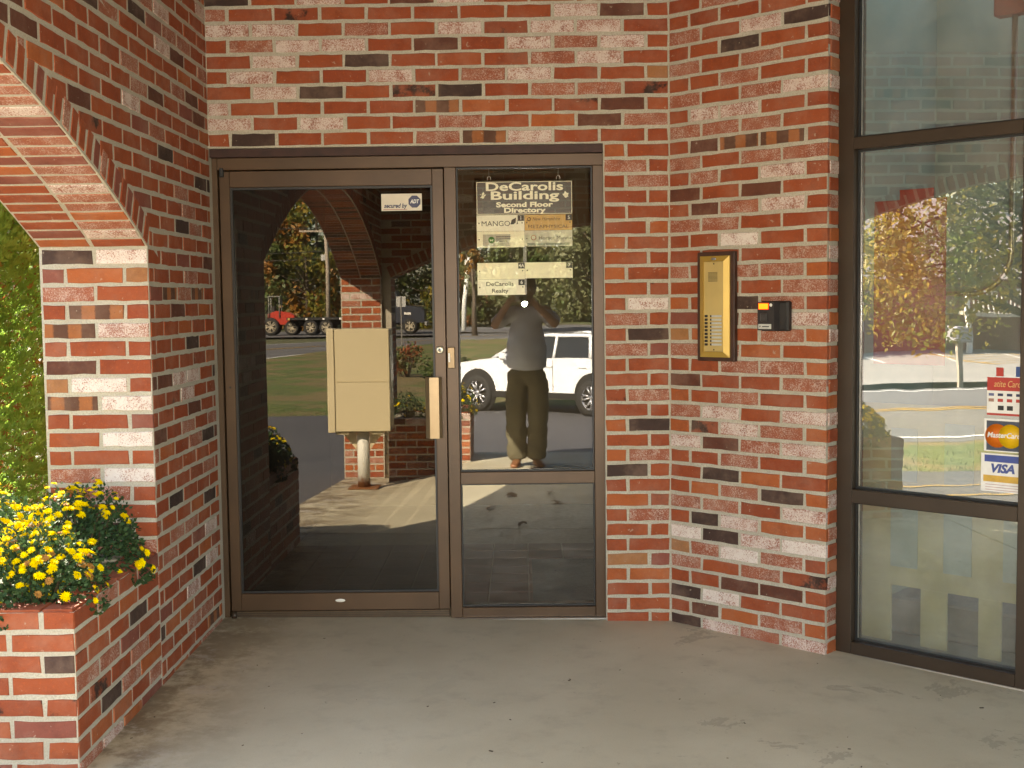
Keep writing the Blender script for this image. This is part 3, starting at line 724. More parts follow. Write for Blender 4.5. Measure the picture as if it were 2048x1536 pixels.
MB().box((-.036,-.0677,-.0445),(-.004,-.0673,-.0405)).build('print_line',INK,lb); b=MB(); b.prism([(-.003,-.005),(.003,0),(-.001,.006)],-.0003,.0003,0,T(-.046,-.0676,-.042)); b.build('mark',INK,lb)

# ------------------------------------------------------------------ storefront window (angled plane continuing past the wall)
sf=thing('storefront_window','dark bronze storefront window reflecting the tree and road','window',(0,0,0),-PHI)
O=.08
def wbar(name,t0,t1,z0,z1,y0=O,y1=O+.10,mat=None): return MB().box((t0,y0,z0),(t1,y1,z1),bev=.002).build(name,mat or BRONZE_D,sf)
wbar('mullion',.773,.842,.012,2.98); wbar('mullion',1.508,1.575,.012,2.98); wbar('mullion',2.8,2.87,.012,2.98); wbar('mullion',4.3,4.37,.012,2.98)
spans=((.8425,1.5075),(1.5755,2.7995),(2.8705,4.2995))
for i,(a,c) in enumerate(spans):
    wbar('rail',a,c,2.062,2.110); wbar('rail',a,c,.638,.694); wbar('sill_rail',a,c,.012,.062); wbar('head',a,c,2.94,2.98)
    for z0,z1 in ((2.1105,2.9395),(.6945,2.0615),(.0625,.6375)):
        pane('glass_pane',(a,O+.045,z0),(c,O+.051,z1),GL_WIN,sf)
        if i==0: 
            gk=gasket(sf,a,c,z0,z1,O+.045,.007)
            MB().box((a+.010,O+.041,z0+.01),(a+.0125,O+.0445,z1-.01)).build('glazing_strip',ALU,sf)
MB().box((.7725,.075,.0),(4.4,.083,.0118)).build('caulk_bead',simple('grey_caulk',(.38,.35,.3),.8),sf)
# decals stuck on the glass
YD=O+.0432
def decal(name,t0,t1,z0,z1,mat,parent=sf,y=YD): return MB().box((t0,y,z0),(t1,y+.0008,z1)).build(name,mat,parent)
REDP=simple('decal_red',(.42,.03,.02),.45,0,.05)
d1=decal('card_decal',1.372,1.507,1.025,1.168,PAPER); decal('red_band',1.372,1.507,1.118,1.168,REDP,d1,YD-.0005); decal('red_band',1.372,1.507,1.025,1.033,REDP,d1,YD-.0005)
text('lettering','atite Card',.034,simple('decal_gold',(.65,.4,.15),.5),d1,T(1.447,YD-.0012,1.143),maxw=.10,shear=.2)
for i in range(4): decal('card_mark',1.378+.034*i,1.398+.034*i,1.098,1.108,simple('mark_blue',(.1,.12,.25),.5) if i==0 else NAVY,d1,YD-.0005)
for i in range(4): decal('card_mark',1.378+.034*i,1.398+.034*i,1.076,1.088,simple('mark_mix',(.35,.2,.15),.5) if i==0 else REDP,d1,YD-.0005)
for i in range(2): decal('card_mark',1.413+.034*i,1.435+.034*i,1.045,1.062,INK,d1,YD-.0005)
d2=decal('mastercard_decal',1.363,1.502,.888,1.012,PAPER); decal('blue_ground',1.372,1.502,.892,1.004,simple('decal_slate',(.05,.06,.09),.5),d2,YD-.0005)
for dx,cc in ((1.412,(.62,.14,.01)),(1.462,(.70,.42,.01))):
    MB().lathe([(0,.0006),(.045,.0006),(.045,0)],28,0,T(dx,YD-.0008-(.0004 if dx>1.43 else 0),.948)@MY).build('disc',simple('disc%d'%int(dx*1000),cc,.45,0,.04),d2)
text('lettering','MasterCard',.028,PAPER,d2,T(1.437,YD-.0024,.950),bold=.0006,shear=.2,maxw=.125)
d3=decal('visa_decal',1.353,1.502,.735,.880,PAPER); decal('blue_band',1.366,1.502,.848,.874,simple('visa_blue',(.04,.07,.28),.45),d3,YD-.0005); decal('gold_band',1.362,1.502,.772,.797,simple('visa_gold',(.6,.36,.06),.45),d3,YD-.0005)
text('lettering','VISA',.044,simple('visa_ink',(.05,.08,.27),.45),d3,T(1.432,YD-.0012,.823),bold=.002,shear=.25,maxw=.088)
for i in range(3): decal('print_line',1.37,1.495,.761-.010*i,.763-.010*i,simple('visa_small%d'%i,(.45,.25,.27),.5),d3,YD-.0005)
decal('square_decal',1.405,1.432,1.172,1.205,REDP); decal('square_decal',1.478,1.505,1.172,1.210,simple('decal_blue',(.03,.08,.25),.45))

# ------------------------------------------------------------------ shop interior behind the storefront
si=thing('shop_interior','pale shop room seen through the storefront window','room',(0,0,0),-PHI)
WALLG=simple('shop_wall',(.26,.30,.255),.8,0,.04,2); TANP=simple('tan_panel',(.42,.37,.24),.7,0,.12,5)
MB().box((.66,1.25,0),(1.17,1.31,2.98)).build('wall',WALLG,si); MB().box((1.1705,1.16,0),(1.62,1.31,2.98)).build('pilaster',simple('shop_wall_light',(.33,.37,.32),.8,0,.04,2),si); MB().box((1.6205,1.25,0),(4.4,1.31,2.98)).build('wall',WALLG,si)
MB().box((.60,.31,0),(.6595,1.31,2.98)).build('side_wall',WALLG,si); MB().box((.60,.19,2.981),(4.4,.42,2.995)).build('ceiling',PLASTER,si)  # ceiling is a front strip only; room left open above for sky light
MB().box((.60,.19,-.2),(4.4,1.31,.0105)).build('floor',simple('shop_floor',(.22,.2,.16),.5,0,.1,6),si)
MB().box((.67,1.236,2.24),(1.17,1.2495,2.28)).build('picture_rail',simple('rail_grey',(.33,.35,.31),.7),si); MB().box((1.6205,1.236,2.24),(2.6,1.2495,2.28)).build('picture_rail',simple('rail_grey2',(.33,.35,.31),.7),si)
rp=thing('red_poster','red poster board standing inside the shop window','poster',tuple(AW@Vector((1.02,.215,1.2))),-PHI)
b=MB(); b.box((-.155,0,0),(.145,.006,.66)); b.build('board',simple('poster_red',(.30,.022,.016),.6,0,.1,8),rp); MB().box((-.05,.0065,.66),(.09,.012,.70)).build('header',simple('poster_red2',(.33,.02,.014),.6),rp)

lp=thing('hanging_rod','thin metal rod with red bracket curving behind the shop window','rod',tuple(AW@Vector((1.41,.24,2.5))),-PHI)
pts=[(0,0,.02),(0,0,-.86)]+[(-.16+.16*math.cos(t),0,-.86-.16*math.sin(t)) for t in np.linspace(.2,math.pi/2,8)]+[(-.40,0,-1.01)]
MB().tube(pts,.011,10).build('rod',simple('rod_metal',(.28,.22,.16),.3,.7),lp); MB().box((-.07,-.03,.02),(.06,.03,.10),bev=.004).build('bracket',simple('bracket_red',(.25,.025,.02),.5),lp)
dp=thing('display_rack','tan display panel with pale cards and square openings inside window','display rack',tuple(AW@Vector((1.17,.30,.012))),-PHI)
def ppan(x0,x1,z0,z1): MB().box((x0,0,z0),(x1,.012,z1)).build('tan_board',TANP,dp)
ppan(-.40,.46,.26,.66); ppan(-.40,-.26,.02,.2595); ppan(-.13,-.02,.02,.2595); ppan(.11,.2,.02,.2595); ppan(.335,.46,.02,.2595)
CARD=simple('pale_blue_card',(.30,.35,.37),.6,0,.06,6)
for x0,x1,z0,z1 in ((-.262,-.145,.34,.585),(-.035,.08,.34,.585),(.205,.335,.34,.60),(-.262,-.15,.70,.92),(-.035,.085,.70,.95)): MB().box((x0,-.004,z0),(x1,-.0005,z1)).build('card',CARD,dp)
ppan(-.40,.46,.6605,1.02)
MB().box((-.37,.2,.0),(.42,.5,.16),bev=.01).build('carton',simple('carton_grey',(.16,.14,.13),.8),dp)

# ------------------------------------------------------------------ lobby behind the door
lb=thing('lobby','dark tiled lobby behind the tinted glass entrance','room')
def tiles():
    g=NT('lobby_tile'); o=g.obj(); br=g.n('ShaderNodeTexBrick'); g.set(br.inputs['Vector'],o); br.offset=0
    br.inputs['Color1'].default_value=(.16,.055,.03,1); br.inputs['Color2'].default_value=(.19,.07,.04,1); br.inputs['Mortar'].default_value=(.3,.27,.22,1)
    br.inputs['Scale'].default_value=1; br.inputs['Mortar Size'].default_value=.004; br.inputs['Brick Width'].default_value=.2; br.inputs['Row Height'].default_value=.2
    g.color(br.outputs[0]); g.rough(.45); return g.mat
TILE=[simple('floor_tile_a',(.085,.030,.018),.5,0,.12,8),simple('floor_tile_b',(.10,.036,.022),.5,0,.12,8)]
MB().box((XL,.17,-.1),(-.02,3.2,.010)).build('floor',simple('tile_grout',(.28,.25,.2),.8),lb)
tm=[MB().box((-.097,-.097,0),(.097,.097,.008),bev=.002).mesh('floor_tile',t) for t in TILE]
for i in range(10):
    for j in range(8): link('floor_tile',tm[random.randrange(2)],lb,M=T(XL+.1+i*.2,.28+j*.2,.0105))
MB().box((-.62,.25,.0187),(-.05,1.3,.026)).build('door_mat',simple('mat_grey',(.05,.055,.055),.95,0,.3,60),lb)
LWALL=simple('lobby_wall',(.13,.10,.06),.8,0,.05,2)
MB().box((XL-.02,.305,.0),(XL,3.2,2.6)).build('wall',LWALL,lb); MB().box((-.02,.305,0),(.0,3.2,2.6)).build('wall',LWALL,lb); MB().box((XL,3.2,0),(0,3.22,2.6)).build('wall',LWALL,lb); MB().box((XL,.305,2.6),(0,3.2,2.62)).build('ceiling',LWALL,lb)


# ------------------------------------------------------------------ the ground outside
def ground_z(x,y):
    dx=max(XO-x,0,x-5.2); dy=max(-6.95-y,0); d=math.hypot(dx,dy)
    return -.22-.53*min(1,d/6.0)
b=MB(); b.add([(-900,-900,-.95),(900,-900,-.95),(900,900,-.95),(-900,900,-.95)],[[0,1,2,3]]); b.build('ground',FIELD,kind='structure')
b=MB(); xs=np.concatenate([np.linspace(-9.2,9,38),[14,22]]); ysv=np.concatenate([np.linspace(-19.6,2,44),[8,14]])
vs=[(x,y,ground_z(x,y)) for y in ysv for x in xs]; N=len(xs)
b.add(vs,[[j*N+i,j*N+i+1,(j+1)*N+i+1,(j+1)*N+i] for j in range(len(ysv)-1) for i in range(N-1)]); b.build('parking_lot',ASPH,kind='structure')
b=MB(); lp_=[(-12.3,14),(-9,14),(-9,-19.4),(22,-19.4),(60,-40),(80,-77),(20,-70.5),(3,-66.5),(-5.6,-61),(-10.3,-53.5),(-11.8,-44),(-12.3,-30)]; b.add([(x,y,-.78) for x,y in lp_],[list(range(12))])
lawn=b.build('lawn',LAWN,kind='structure')
# short grass tufts along the lot edge of the lawn
b=MB(); rn=random.Random(3)
for i in range(7000):
    if rn.random()<.5: x,y=-9.15-rn.random()**2*2.2,rn.uniform(-19,-1)
    else: x,y=rn.uniform(-12,-2),-19.5-rn.random()**2*3
    h=rn.uniform(.03,.09); a=rn.uniform(0,6.28); wd=.006
    b.add([(x-wd*math.cos(a),y-wd*math.sin(a),-.79),(x+wd*math.cos(a),y+wd*math.sin(a),-.79),(x+rn.uniform(-.05,.05),y+rn.uniform(-.05,.05),-.78+h)],[[0,1,2]])
tag(b.build('lawn_fringe',simple('grass_blade',(.08,.13,.03),.8,0,.5,3)),'ragged green grass along the edge of the parking lot','grass',kind='stuff')
def ribbon(pts,off0,off1,z,name,mat,kind='structure',dash=None):
    b=MB(); P=[Vector((x,y,0)) for x,y in pts]
    # subdivide (Catmull-like by linear resample + smoothing)
    Q=[]
    for a,c in zip(P[:-1],P[1:]):
        n=max(1,int((c-a).length/2)); Q+=[a.lerp(c,i/n) for i in range(n)]
    Q.append(P[-1])
    for _ in range(30): Q=[Q[0]]+[(Q[i-1]+Q[i]*2+Q[i+1])/4 for i in range(1,len(Q)-1)]+[Q[-1]]
    L=[];
    for i,q in enumerate(Q):
        d=(Q[min(i+1,len(Q)-1)]-Q[max(i-1,0)]).normalized(); nrm=Vector((-d.y,d.x,0)); L.append((q+nrm*off0,q+nrm*off1))
    for i in range(len(L)-1):
        if dash and (i//dash)%2: continue
        b.add([(L[i][0].x,L[i][0].y,z),(L[i][1].x,L[i][1].y,z),(L[i+1][1].x,L[i+1][1].y,z),(L[i+1][0].x,L[i+1][0].y,z)],[[0,1,2,3]])
    return b.build(name,mat,kind=kind)
MAIN=[(-17.6,60),(-17.6,-30),(-17,-45),(-15,-57),(-9,-67),(2,-73),(20,-77),(80,-84)]
YELP=simple('yellow_road_paint',(.42,.25,.04),.7,0,.2,8); WHP=simple('white_road_paint',(.6,.6,.58),.7,0,.15,8)
ribbon(MAIN,-5.1,5.1,-.80,'road',ROADM)
ribbon(MAIN,4.45,4.65,-.792,'road_edge_line',WHP); ribbon(MAIN,-4.65,-4.45,-.792,'road_edge_line',WHP)
ribbon(MAIN,-.22,-.08,-.792,'road_centre_line',YELP); ribbon(MAIN,.08,.22,-.792,'road_centre_line',YELP)
ribbon([(-90,-85),(90,-88)],-8,8,-.81,'cross_road',ROADM)
b=MB(); b.add([(-24.5,16,-.80),(-24.5,-40,-.80),(-45,-40,-.80),(-45,16,-.80)],[[3,2,1,0]]); b.build('far_parking_lot',GRAVEL,kind='structure')
# parking bay lines across the road and the lot arrow lines by the porch
b=MB()
for i in range(7): y=-8.5-i*2.6; b.add([(-33,y,-.792),(-33,y-.14,-.792),(-38,y-1.2-.14,-.792),(-38,y-1.2,-.792)],[[0,1,2,3]])
b.build('bay_markings',WHP,kind='structure')
b=MB()
for i in range(5): x=-32-i*1.4; b.add([(x,-17,-.791),(x+.16,-17,-.791),(x+.16,-20.5,-.791),(x,-20.5,-.791)],[[0,1,2,3]])
for y in (-17,-20.4): b.add([(-32,y,-.7905),(-32,y-.16,-.7905),(-37.8,y-.16,-.7905),(-37.8,y,-.7905)],[[0,1,2,3]])
b.build('hatched_bay',YELP,kind='structure')
b=MB()
for x in (-6.2,-7.6):
    pts=[(x,-2.0),(x,-14)]
    b.add([(x,-1,ground_z(x,-1)+.012),(x+.1,-1,ground_z(x+.1,-1)+.012),(x+.1,-6.9,ground_z(x+.1,-6.9)+.012),(x,-6.9,ground_z(x,-6.9)+.012)],[[0,1,2,3]])
b.build('lot_line',YELP,kind='structure')

# ------------------------------------------------------------------ foliage materials
def leafmat(name,ca,cb,cc=None,rough=.55,trans=.25):
    g=NT(name); isl=g.n('ShaderNodeNewGeometry').outputs['Random Per Island']
    c=g.mix(isl,ca,cb)
    if cc: c=g.mix(g.smooth(g.noise(g.obj(),1.1,3),.5,.62),c,cc)
    g.color(c); g.rough(rough); 
    tl=g.n('ShaderNodeBsdfTranslucent'); g.set(tl.inputs[0],c); mx=g.n('ShaderNodeMixShader'); mx.inputs[0].default_value=trans
    g.t.links.new(g.b.outputs[0],mx.inputs[1]); g.t.links.new(tl.outputs[0],mx.inputs[2]); g.t.links.new(mx.outputs[0],g.out.inputs[0]); return g.mat
BARK=simple('tree_bark',(.085,.065,.048),.9,0,.3,12,.8)
PINE=leafmat('pine_needles',(.02,.042,.014),(.035,.065,.02)); GREENL=leafmat('green_leaves',(.05,.085,.02),(.09,.12,.03),(.11,.1,.025)); ORANGE=leafmat('orange_leaves',(.27,.105,.02),(.36,.18,.035),(.07,.085,.02)); YELL=leafmat('yellow_green_leaves',(.34,.24,.035),(.2,.21,.04),(.13,.17,.035),.55,.45); GOLDL=leafmat('golden_leaves',(.42,.29,.05),(.32,.30,.07),(.2,.25,.06),.55,.5); OLIVE=leafmat('olive_leaves',(.11,.125,.055),(.16,.165,.08)); REDL=leafmat('red_leaves',(.25,.05,.025),(.3,.1,.03),(.08,.08,.02))
# ------------------------------------------------------------------ thuja by the side of the building
THUJA=leafmat('thuja_spray',(.13,.25,.035),(.23,.37,.06),(.19,.32,.05),.5,.62); THB=leafmat('thuja_brown',(.22,.085,.02),(.28,.12,.03),None,.7,.3)
def spray(b,rn,p,d,L,mi):
    # flat fan of scale-like twigs
    d=d.normalized(); up=Vector((0,0,1)); s=d.cross(up).normalized(); s=(s+up*rn.uniform(-.9,.9)).normalized(); n=5
    for i in range(n):
        a=(i/(n-1)-.5)*1.7; q=(d*math.cos(a)+s*math.sin(a)).normalized(); l=L*(1-.35*abs(a))*rn.uniform(.7,1.1)
        wv=q.cross(d.cross(s)).normalized()*L*.075
        e=p+q*l; m_=p+q*l*.55
        b.add([p,m_+wv,e,m_-wv],[[0,1,2,3]],mi)
def thuja(loc,prof,n,seed,label):
    t=thing('thuja_shrub',label,'shrub',loc); rn=random.Random(seed); b=MB()
    H=prof[-1][0]
    for i in range(n):
        z=rn.random()**.9*H; r=np.interp(z,[p[0] for p in prof],[p[1] for p in prof])
        a=rn.uniform(0,6.283); lump=1+.16*math.sin(a*3+z*4)+.13*math.sin(a*5-z*6.3+1)
        inner=rn.random()<.42; rr=r*lump*(rn.uniform(.45,.8) if inner else rn.uniform(.86,1.0))
        p=Vector((rr*math.cos(a),rr*math.sin(a),z)); d=Vector((math.cos(a)*.6,math.sin(a)*.6,rn.uniform(.4,1.1)))
        brown=rn.random()<(.4 if inner else .01+.12*max(0,math.sin(a*7+z*3))*(1 if math.sin(z*5+a*2)>.3 else 0))
        spray(b,rn,p,d,rn.uniform(.04,.085),1 if brown else 0)
    b.build('foliage',[THUJA,THB],t,kind='stuff')
    MB().tube([(0,0,-.1),(0,0,H*.5),(0,0,H*.9)],[.06,.045,.01],8).build('trunk',BARK,t)
    return t
thuja((-3.95,1.55,-.4),[(0,.75),(.8,.92),(1.5,.86),(2.1,.66),(2.45,.45),(2.75,.24),(3.05,.03)],46000,4,'tall green thuja shrub with browned inner sprays outside the left arch')
# ------------------------------------------------------------------ trees
def leafclump(b,rn,c,r,n,size,mi=0):
    for i in range(n):
        d=Vector((rn.gauss(0,1),rn.gauss(0,1),rn.gauss(0,1))); d.normalize(); p=c+d*r*(rn.random()**.4)
        u=Vector((rn.gauss(0,1),rn.gauss(0,1),rn.gauss(0,1))).normalized(); v=u.cross(d).normalized() if u.cross(d).length>.01 else Vector((1,0,0)); s=size*rn.uniform(.6,1.3)
        b.add([p-u*s,p+v*s*.5,p+u*s,p-v*s*.5],[[0,1,2,3]],mi)
def deciduous(name,label,loc,H,W,mat,seed,nl=2600,size=.2,low=.25,group=None,trunk=.16,clumps=34,mats=None):
    t=thing(name,label,'tree',loc,0,group); rn=random.Random(seed); b=MB(); tb=MB()
    top=Vector((rn.uniform(-.2,.2),rn.uniform(-.2,.2),H*.8)); tb.tube([(0,0,-.2),(rn.uniform(-.1,.1),rn.uniform(-.1,.1),H*.35),top],[trunk*1.3,trunk*.8,.04],8)
    for i in range(clumps):
        a=rn.uniform(0,6.283); z=H*(low+(1-low)*rn.random()); k=(z/H-low)/(1-low); rw=W*(math.sin(math.pi*min(.97,.15+.8*k)))*rn.uniform(.35,1)
        c=Vector((rw*math.cos(a),rw*math.sin(a),z)); s=Vector((0,0,z*rn.uniform(.5,.8)))
        tb.tube([s,s.lerp(c,.55)+Vector((0,0,-.1*W)),c],[trunk*.35,trunk*.2,.015],5)
        leafclump(b,rn,c,W*rn.uniform(.2,.38),int(1.5*nl/clumps),size,rn.randrange(len(mats)) if mats else 0)
    b.build('crown',mats or mat,t,kind='stuff'); tb.build('trunk',BARK,t); return t
def conifer(label,loc,H,W,seed,group=None,n=2600):
    t=thing('pine_tree',label,'tree',loc,0,group); rn=random.Random(seed); b=MB(); tb=MB(); tb.tube([(0,0,-.2),(0,0,H*.6),(0,0,H)],[.22,.13,.02],8)
    layers=13
    for i in range(layers):
        z=H*(.18+.8*i/layers); L=W*(1-.85*i/layers)
        for k in range(7):
            a=rn.uniform(0,6.283); e=Vector((L*math.cos(a),L*math.sin(a),z-L*.22+rn.uniform(-.2,.2))); s=Vector((0,0,z)); tb.tube([s,e],[.04,.01],4,cap=False)
            for q in range(n//(layers*7)):
                p=s.lerp(e,rn.uniform(.2,1)); leafclump(b,rn,p,.25*L*.5+.12,1,.22)
    b.build('crown',PINE,t,kind='stuff'); tb.build('trunk',BARK,t); return t
GB='trees across the road mirrored in the door glass'
deciduous('autumn_tree','orange autumn tree mirrored beside the utility pole in the door',(-19.5,-101,-.9),11,4.2,ORANGE,1,3000,.26,.06,GB,mats=[ORANGE,YELL,GREENL])
deciduous('autumn_tree','low orange and green tree mirrored behind the flatbed truck',(-14.5,-103,-.9),7,3.6,ORANGE,2,2600,.24,.04,GB,mats=[ORANGE,GREENL,ORANGE])
deciduous('bare_tree','thin half bare tree mirrored at left of the door opening',(-27,-104,-.9),9,3.5,GREENL,3,900,.2,.15,GB)
deciduous('green_tree','dark green leafy tree mirrored above the red tractor',(-24,-110,-.9),12,4.6,GREENL,4,3000,.28,.05,GB,mats=[GREENL,GREENL,OLIVE])
conifer('tall dark pine mirrored at the top of the door arch opening',(-21,-116,-.9),18,4.6,5,GB)
conifer('second dark pine mirrored behind the orange tree',(-28,-120,-.9),17,5,6,GB)
conifer('slim dark pine mirrored right of the utility pole',(-13,-118,-.9),15,4,7,GB)
deciduous('green_tree','green and yellow tree mirrored over the truck cab',(-8.5,-104,-.9),9,4.2,GREENL,8,3000,.26,.04,GB,mats=[GREENL,YELL,GREENL])
deciduous('red_tree','small red maple mirrored ahead of the truck cab',(-5.6,-100,-.9),5,2.4,REDL,9,1600,.2,.05,GB,mats=[REDL,GREENL])
deciduous('olive_tree','large grey green willow like tree mirrored right of the photographer',(4.4,-64,-.9),8.2,4.4,OLIVE,10,5200,.2,.16,GB)
deciduous('olive_tree','rounded grey green tree mirrored just left of the photographer head',(-.6,-78,-.9),7.5,3.6,OLIVE,11,4000,.2,.18,GB,mats=[OLIVE,GREENL])
deciduous('green_tree','broad green tree mirrored behind the leaning white pole',(-5.5,-108,-.9),10,5,GREENL,12,3200,.28,.04,GB,mats=[GREENL,OLIVE])
deciduous('autumn_tree','yellow leaf sprays mirrored above the leaning white pole',(-3.6,-70,-.9),6.6,1.6,ORANGE,13,500,.18,.62,GB,clumps=10)
deciduous('green_tree','green tree closing the view mirrored at right of sidelight',(9,-96,-.9),11,6,GREENL,14,3200,.3,.03,GB,mats=[GREENL,OLIVE])
deciduous('green_tree','dense green tree mirrored over the parked car roof',(2,-112,-.9),11,6,GREENL,15,3200,.3,.03,GB,mats=[GREENL,OLIVE])
b=MB(); rn=random.Random(77)
for i in range(420):
    x=rn.uniform(-60,45); y=rn.uniform(-150,-126); z=rn.uniform(0,13+3*math.sin(x*.35)+2*math.sin(x*.9)); leafclump(b,rn,Vector((x,y,z)),2.2,26,.55,0 if rn.random()<.6 else 1)
tag(b.build('distant_wood',[PINE,GREENL,ORANGE]),'far dark wood behind the mirrored roadside trees','wood',kind='stuff')
# tree hanging over the lawn, reflected in the shop window
yt=thing('autumn_tree','spreading tree with yellow and green leaves reflected in the storefront window','tree',(-12.2,-8.3,-.78)); rn=random.Random(40); b=MB(); tb=MB()
tb.tube([(0,0,-.2),(.15,.1,1.6),(.1,.3,3.2),(.2,.2,5.2)],[.24,.18,.13,.05],10)
for i in range(120):
    if i<46: y=rn.uniform(1.5,3.6); x=rn.uniform(-1.2,1.5); z=rn.uniform(1.75,3.5); mi=rn.choice((0,0,0,3))
    else: y=rn.uniform(-2.0,3.8); x=rn.uniform(-1.6,1.8); z=rn.uniform(2.9,5.4); mi=rn.choice((1,2,2,3)) 
    c=Vector((x,y,z)); sb=Vector((.1,.2,rn.uniform(1.8,3.6))); mid=sb.lerp(c,.5)+Vector((0,0,.3)); 
    if i%3==0: tb.tube([sb,mid,c],[.045,.02,.006],5)
    leafclump(b,rn,c,rn.uniform(.35,.65),130,.055,mi)
b.build('crown',[GOLDL,GREENL,OLIVE,YELL],yt,kind='stuff'); tb.build('trunk',BARK,yt)
for i,(x,y,h,w,mts,lab) in enumerate(((-46,-6,9,4.5,[GREENL,OLIVE],'green tree reflected behind the left end of the house'),(-47,-26,10,5,[OLIVE,GREENL],'olive tree reflected behind the deck stairs'),(-9,12,7,3.4,[GREENL,YELL],'dark leafy tree behind the thuja shrub'),(-13,26,9,4.5,[GREENL],'far green tree behind the thuja shrub'))):
    deciduous('green_tree',lab,(x,y,-.9),h,w,None,60+i,2600,.22,.03,mats=mts)
# lawn shrubs and bed
for i,(x,y,r,lab,mt) in enumerate(((-4.3,-33,.9,'rounded green shrub on the lawn mirrored beside the door lock',[GREENL,REDL]),(-3.1,-30.5,.8,'low dark shrub on the lawn mirrored above the pull handle',[GREENL]),(-2.6,-26.5,.7,'tall weedy clump on the lawn mirrored left of the photographer',[OLIVE,GREENL]),(-1.9,-27.5,.6,'pale weedy clump on the lawn mirrored behind the car hood',[OLIVE,YELL]))):
    t=thing('shrub',lab,'shrub',(x,y,-.78)); rn=random.Random(80+i); b=MB(); tb=MB()
    for k in range(9):
        a=rn.uniform(0,6.28); c=Vector((r*.6*math.cos(a),r*.6*math.sin(a),r*rn.uniform(.25,.85))); leafclump(b,rn,c,r*.4,70,.07,rn.randrange(len(mt))); tb.tube([(0,0,-.1),c],[.03,.01],5)
    b.build('foliage',mt,t,kind='stuff'); tb.build('stems',BARK,t)

# ------------------------------------------------------------------ poles, wires, signs
POLEW=simple('weathered_pole',(.33,.28,.23),.9,0,.2,6)
up_=thing('utility_pole','weathered utility pole with crossarm mirrored in the door','pole',(-17,-97,-.9))
MB().tube([(0,0,-.2),(.05,0,5),(-.1,0,8.3)],[.2,.17,.13],10).build('pole',POLEW,up_); MB().box((-2.3,-.07,7.75),(.2,.07,7.9)).build('crossarm',POLEW,up_); MB().box((-.5,-.1,5.5),(-.1,.1,6.0),bev=.03).build('transformer',simple('grey_paint',(.4,.4,.4),.5),up_)
b=MB()
for (p0,p1) in (((-62,-97,7.3),(40,-97,7.5)),((-62,-97,5.4),(40,-97,5.7)),((-62,-97.5,4.9),(40,-97.5,5.1))):
    b.tube([Vector(p0).lerp(Vector(p1),i/12)+Vector((0,0,-.5*math.sin(math.pi*((i/12*2)%1)))) for i in range(13)],.03,5)
b.build('overhead_wires',INK,None,'overhead wires strung past the utility pole, mirrored in the door','wires')
lp2=thing('leaning_pole','leaning pale pole with white box near its top mirrored in sidelight','pole',(-4.9,-83,-.85))
MB().tube([(0,0,-.2),(.1,0,2.2),(.55,0,5.6)],[.2,.17,.14],10).build('pole',simple('pale_pole',(.55,.55,.52),.8),lp2); MB().box((.2,-.2,4.5),(.9,.12,5.4),bev=.03).build('box',WHITEP,lp2)
sg=thing('road_sign','small square road sign seen from behind on a thin post, mirrored by the lock','sign',(-6.5,-53.5,-.78)); MB().box((-.23,-.01,1.95),(.23,.01,2.42)).build('plate',simple('sign_back',(.5,.5,.5),.4,.5),sg); MB().box((-.03,.012,0),(.03,.05,2.40)).build('post',simple('post_steel',(.22,.21,.2),.5,.6),sg)
rs=thing('mailbox_post','small mailbox on a wooden post reflected in the storefront window','mailbox',(-23.2,-11.8,-.85)); MB().box((-.06,-.06,0),(.06,.06,1.15)).build('post',POLEW,rs); MB().box((-.3,-.2,1.1),(.3,.2,1.5),bev=.04).build('box',simple('mailbox_grey',(.3,.28,.3),.5),rs)

# ------------------------------------------------------------------ house across the road
hs_=thing('house','reddish house with grey roof, deck and stairs reflected in the storefront window','house',(-41,-17,-.85))
SIDING=simple('red_siding',(.26,.10,.075),.8,0,.1,5); ROOF=simple('grey_shingle',(.42,.35,.33),.85,0,.15,10); TRIM=simple('white_trim',(.7,.66,.6),.6,0,.05); DARKG=simple('dark_window',(.03,.035,.04),.15)
MB().box((-9,-9,0),(0,11,3.1)).build('wall',SIDING,hs_)
b=MB(); b.add([(.6,-9.6,2.9),(.6,11.6,2.9),(-4.5,11.6,6.3),(-4.5,-9.6,6.3),(-9.6,11.6,2.9),(-9.6,-9.6,2.9)],[[0,1,2,3],[3,2,4,5],[0,3,5],[1,4,2]]); b.build('roof',ROOF,hs_)
for y in (1.2,3.4,6.5,8.6):
    wn=MB().box((.002,y,.9),(.05,y+1.0,2.3)).build('window',DARKG,hs_)
    b=MB(); b.box((.004,y-.12,.78),(.08,y,2.42)); b.box((.004,y+1,.78),(.08,y+1.12,2.42)); b.box((.004,y,2.3),(.08,y+1,2.42)); b.box((.004,y,.78),(.08,y+1,.9)); b.build('frame',TRIM,wn)
for y in (4.9,5.9): MB().box((.003,y,0),(.06,y+.25,2.9)).build('post',TRIM,hs_)
MB().box((.003,5.15,0),(.04,5.9,2.2)).build('door',simple('red_door',(.35,.03,.03),.5),hs_)
dk=MB().box((0.01,-6,1.45),(2.2,-2.2,1.6)).build('deck',simple('deck_wood',(.42,.37,.3),.8,0,.1,5),hs_)
for y in (-5.9,-2.3): MB().box((2.05,y-.07,0),(2.19,y+.07,2.5)).build('post',TRIM,hs_)
for i in range(19): MB().box((2.1,-5.8+i*.18,1.6),(2.14,-5.76+i*.18,2.4)).build('baluster',TRIM,dk)
MB().box((2.06,-5.85,2.4),(2.18,-2.35,2.47)).build('handrail',TRIM,dk)
for i in range(7): MB().box((2.25,-6.2-i*.3,1.25-i*.2),(3.3,-5.9-i*.3,1.3-i*.2)).build('stair_tread',TRIM,hs_)
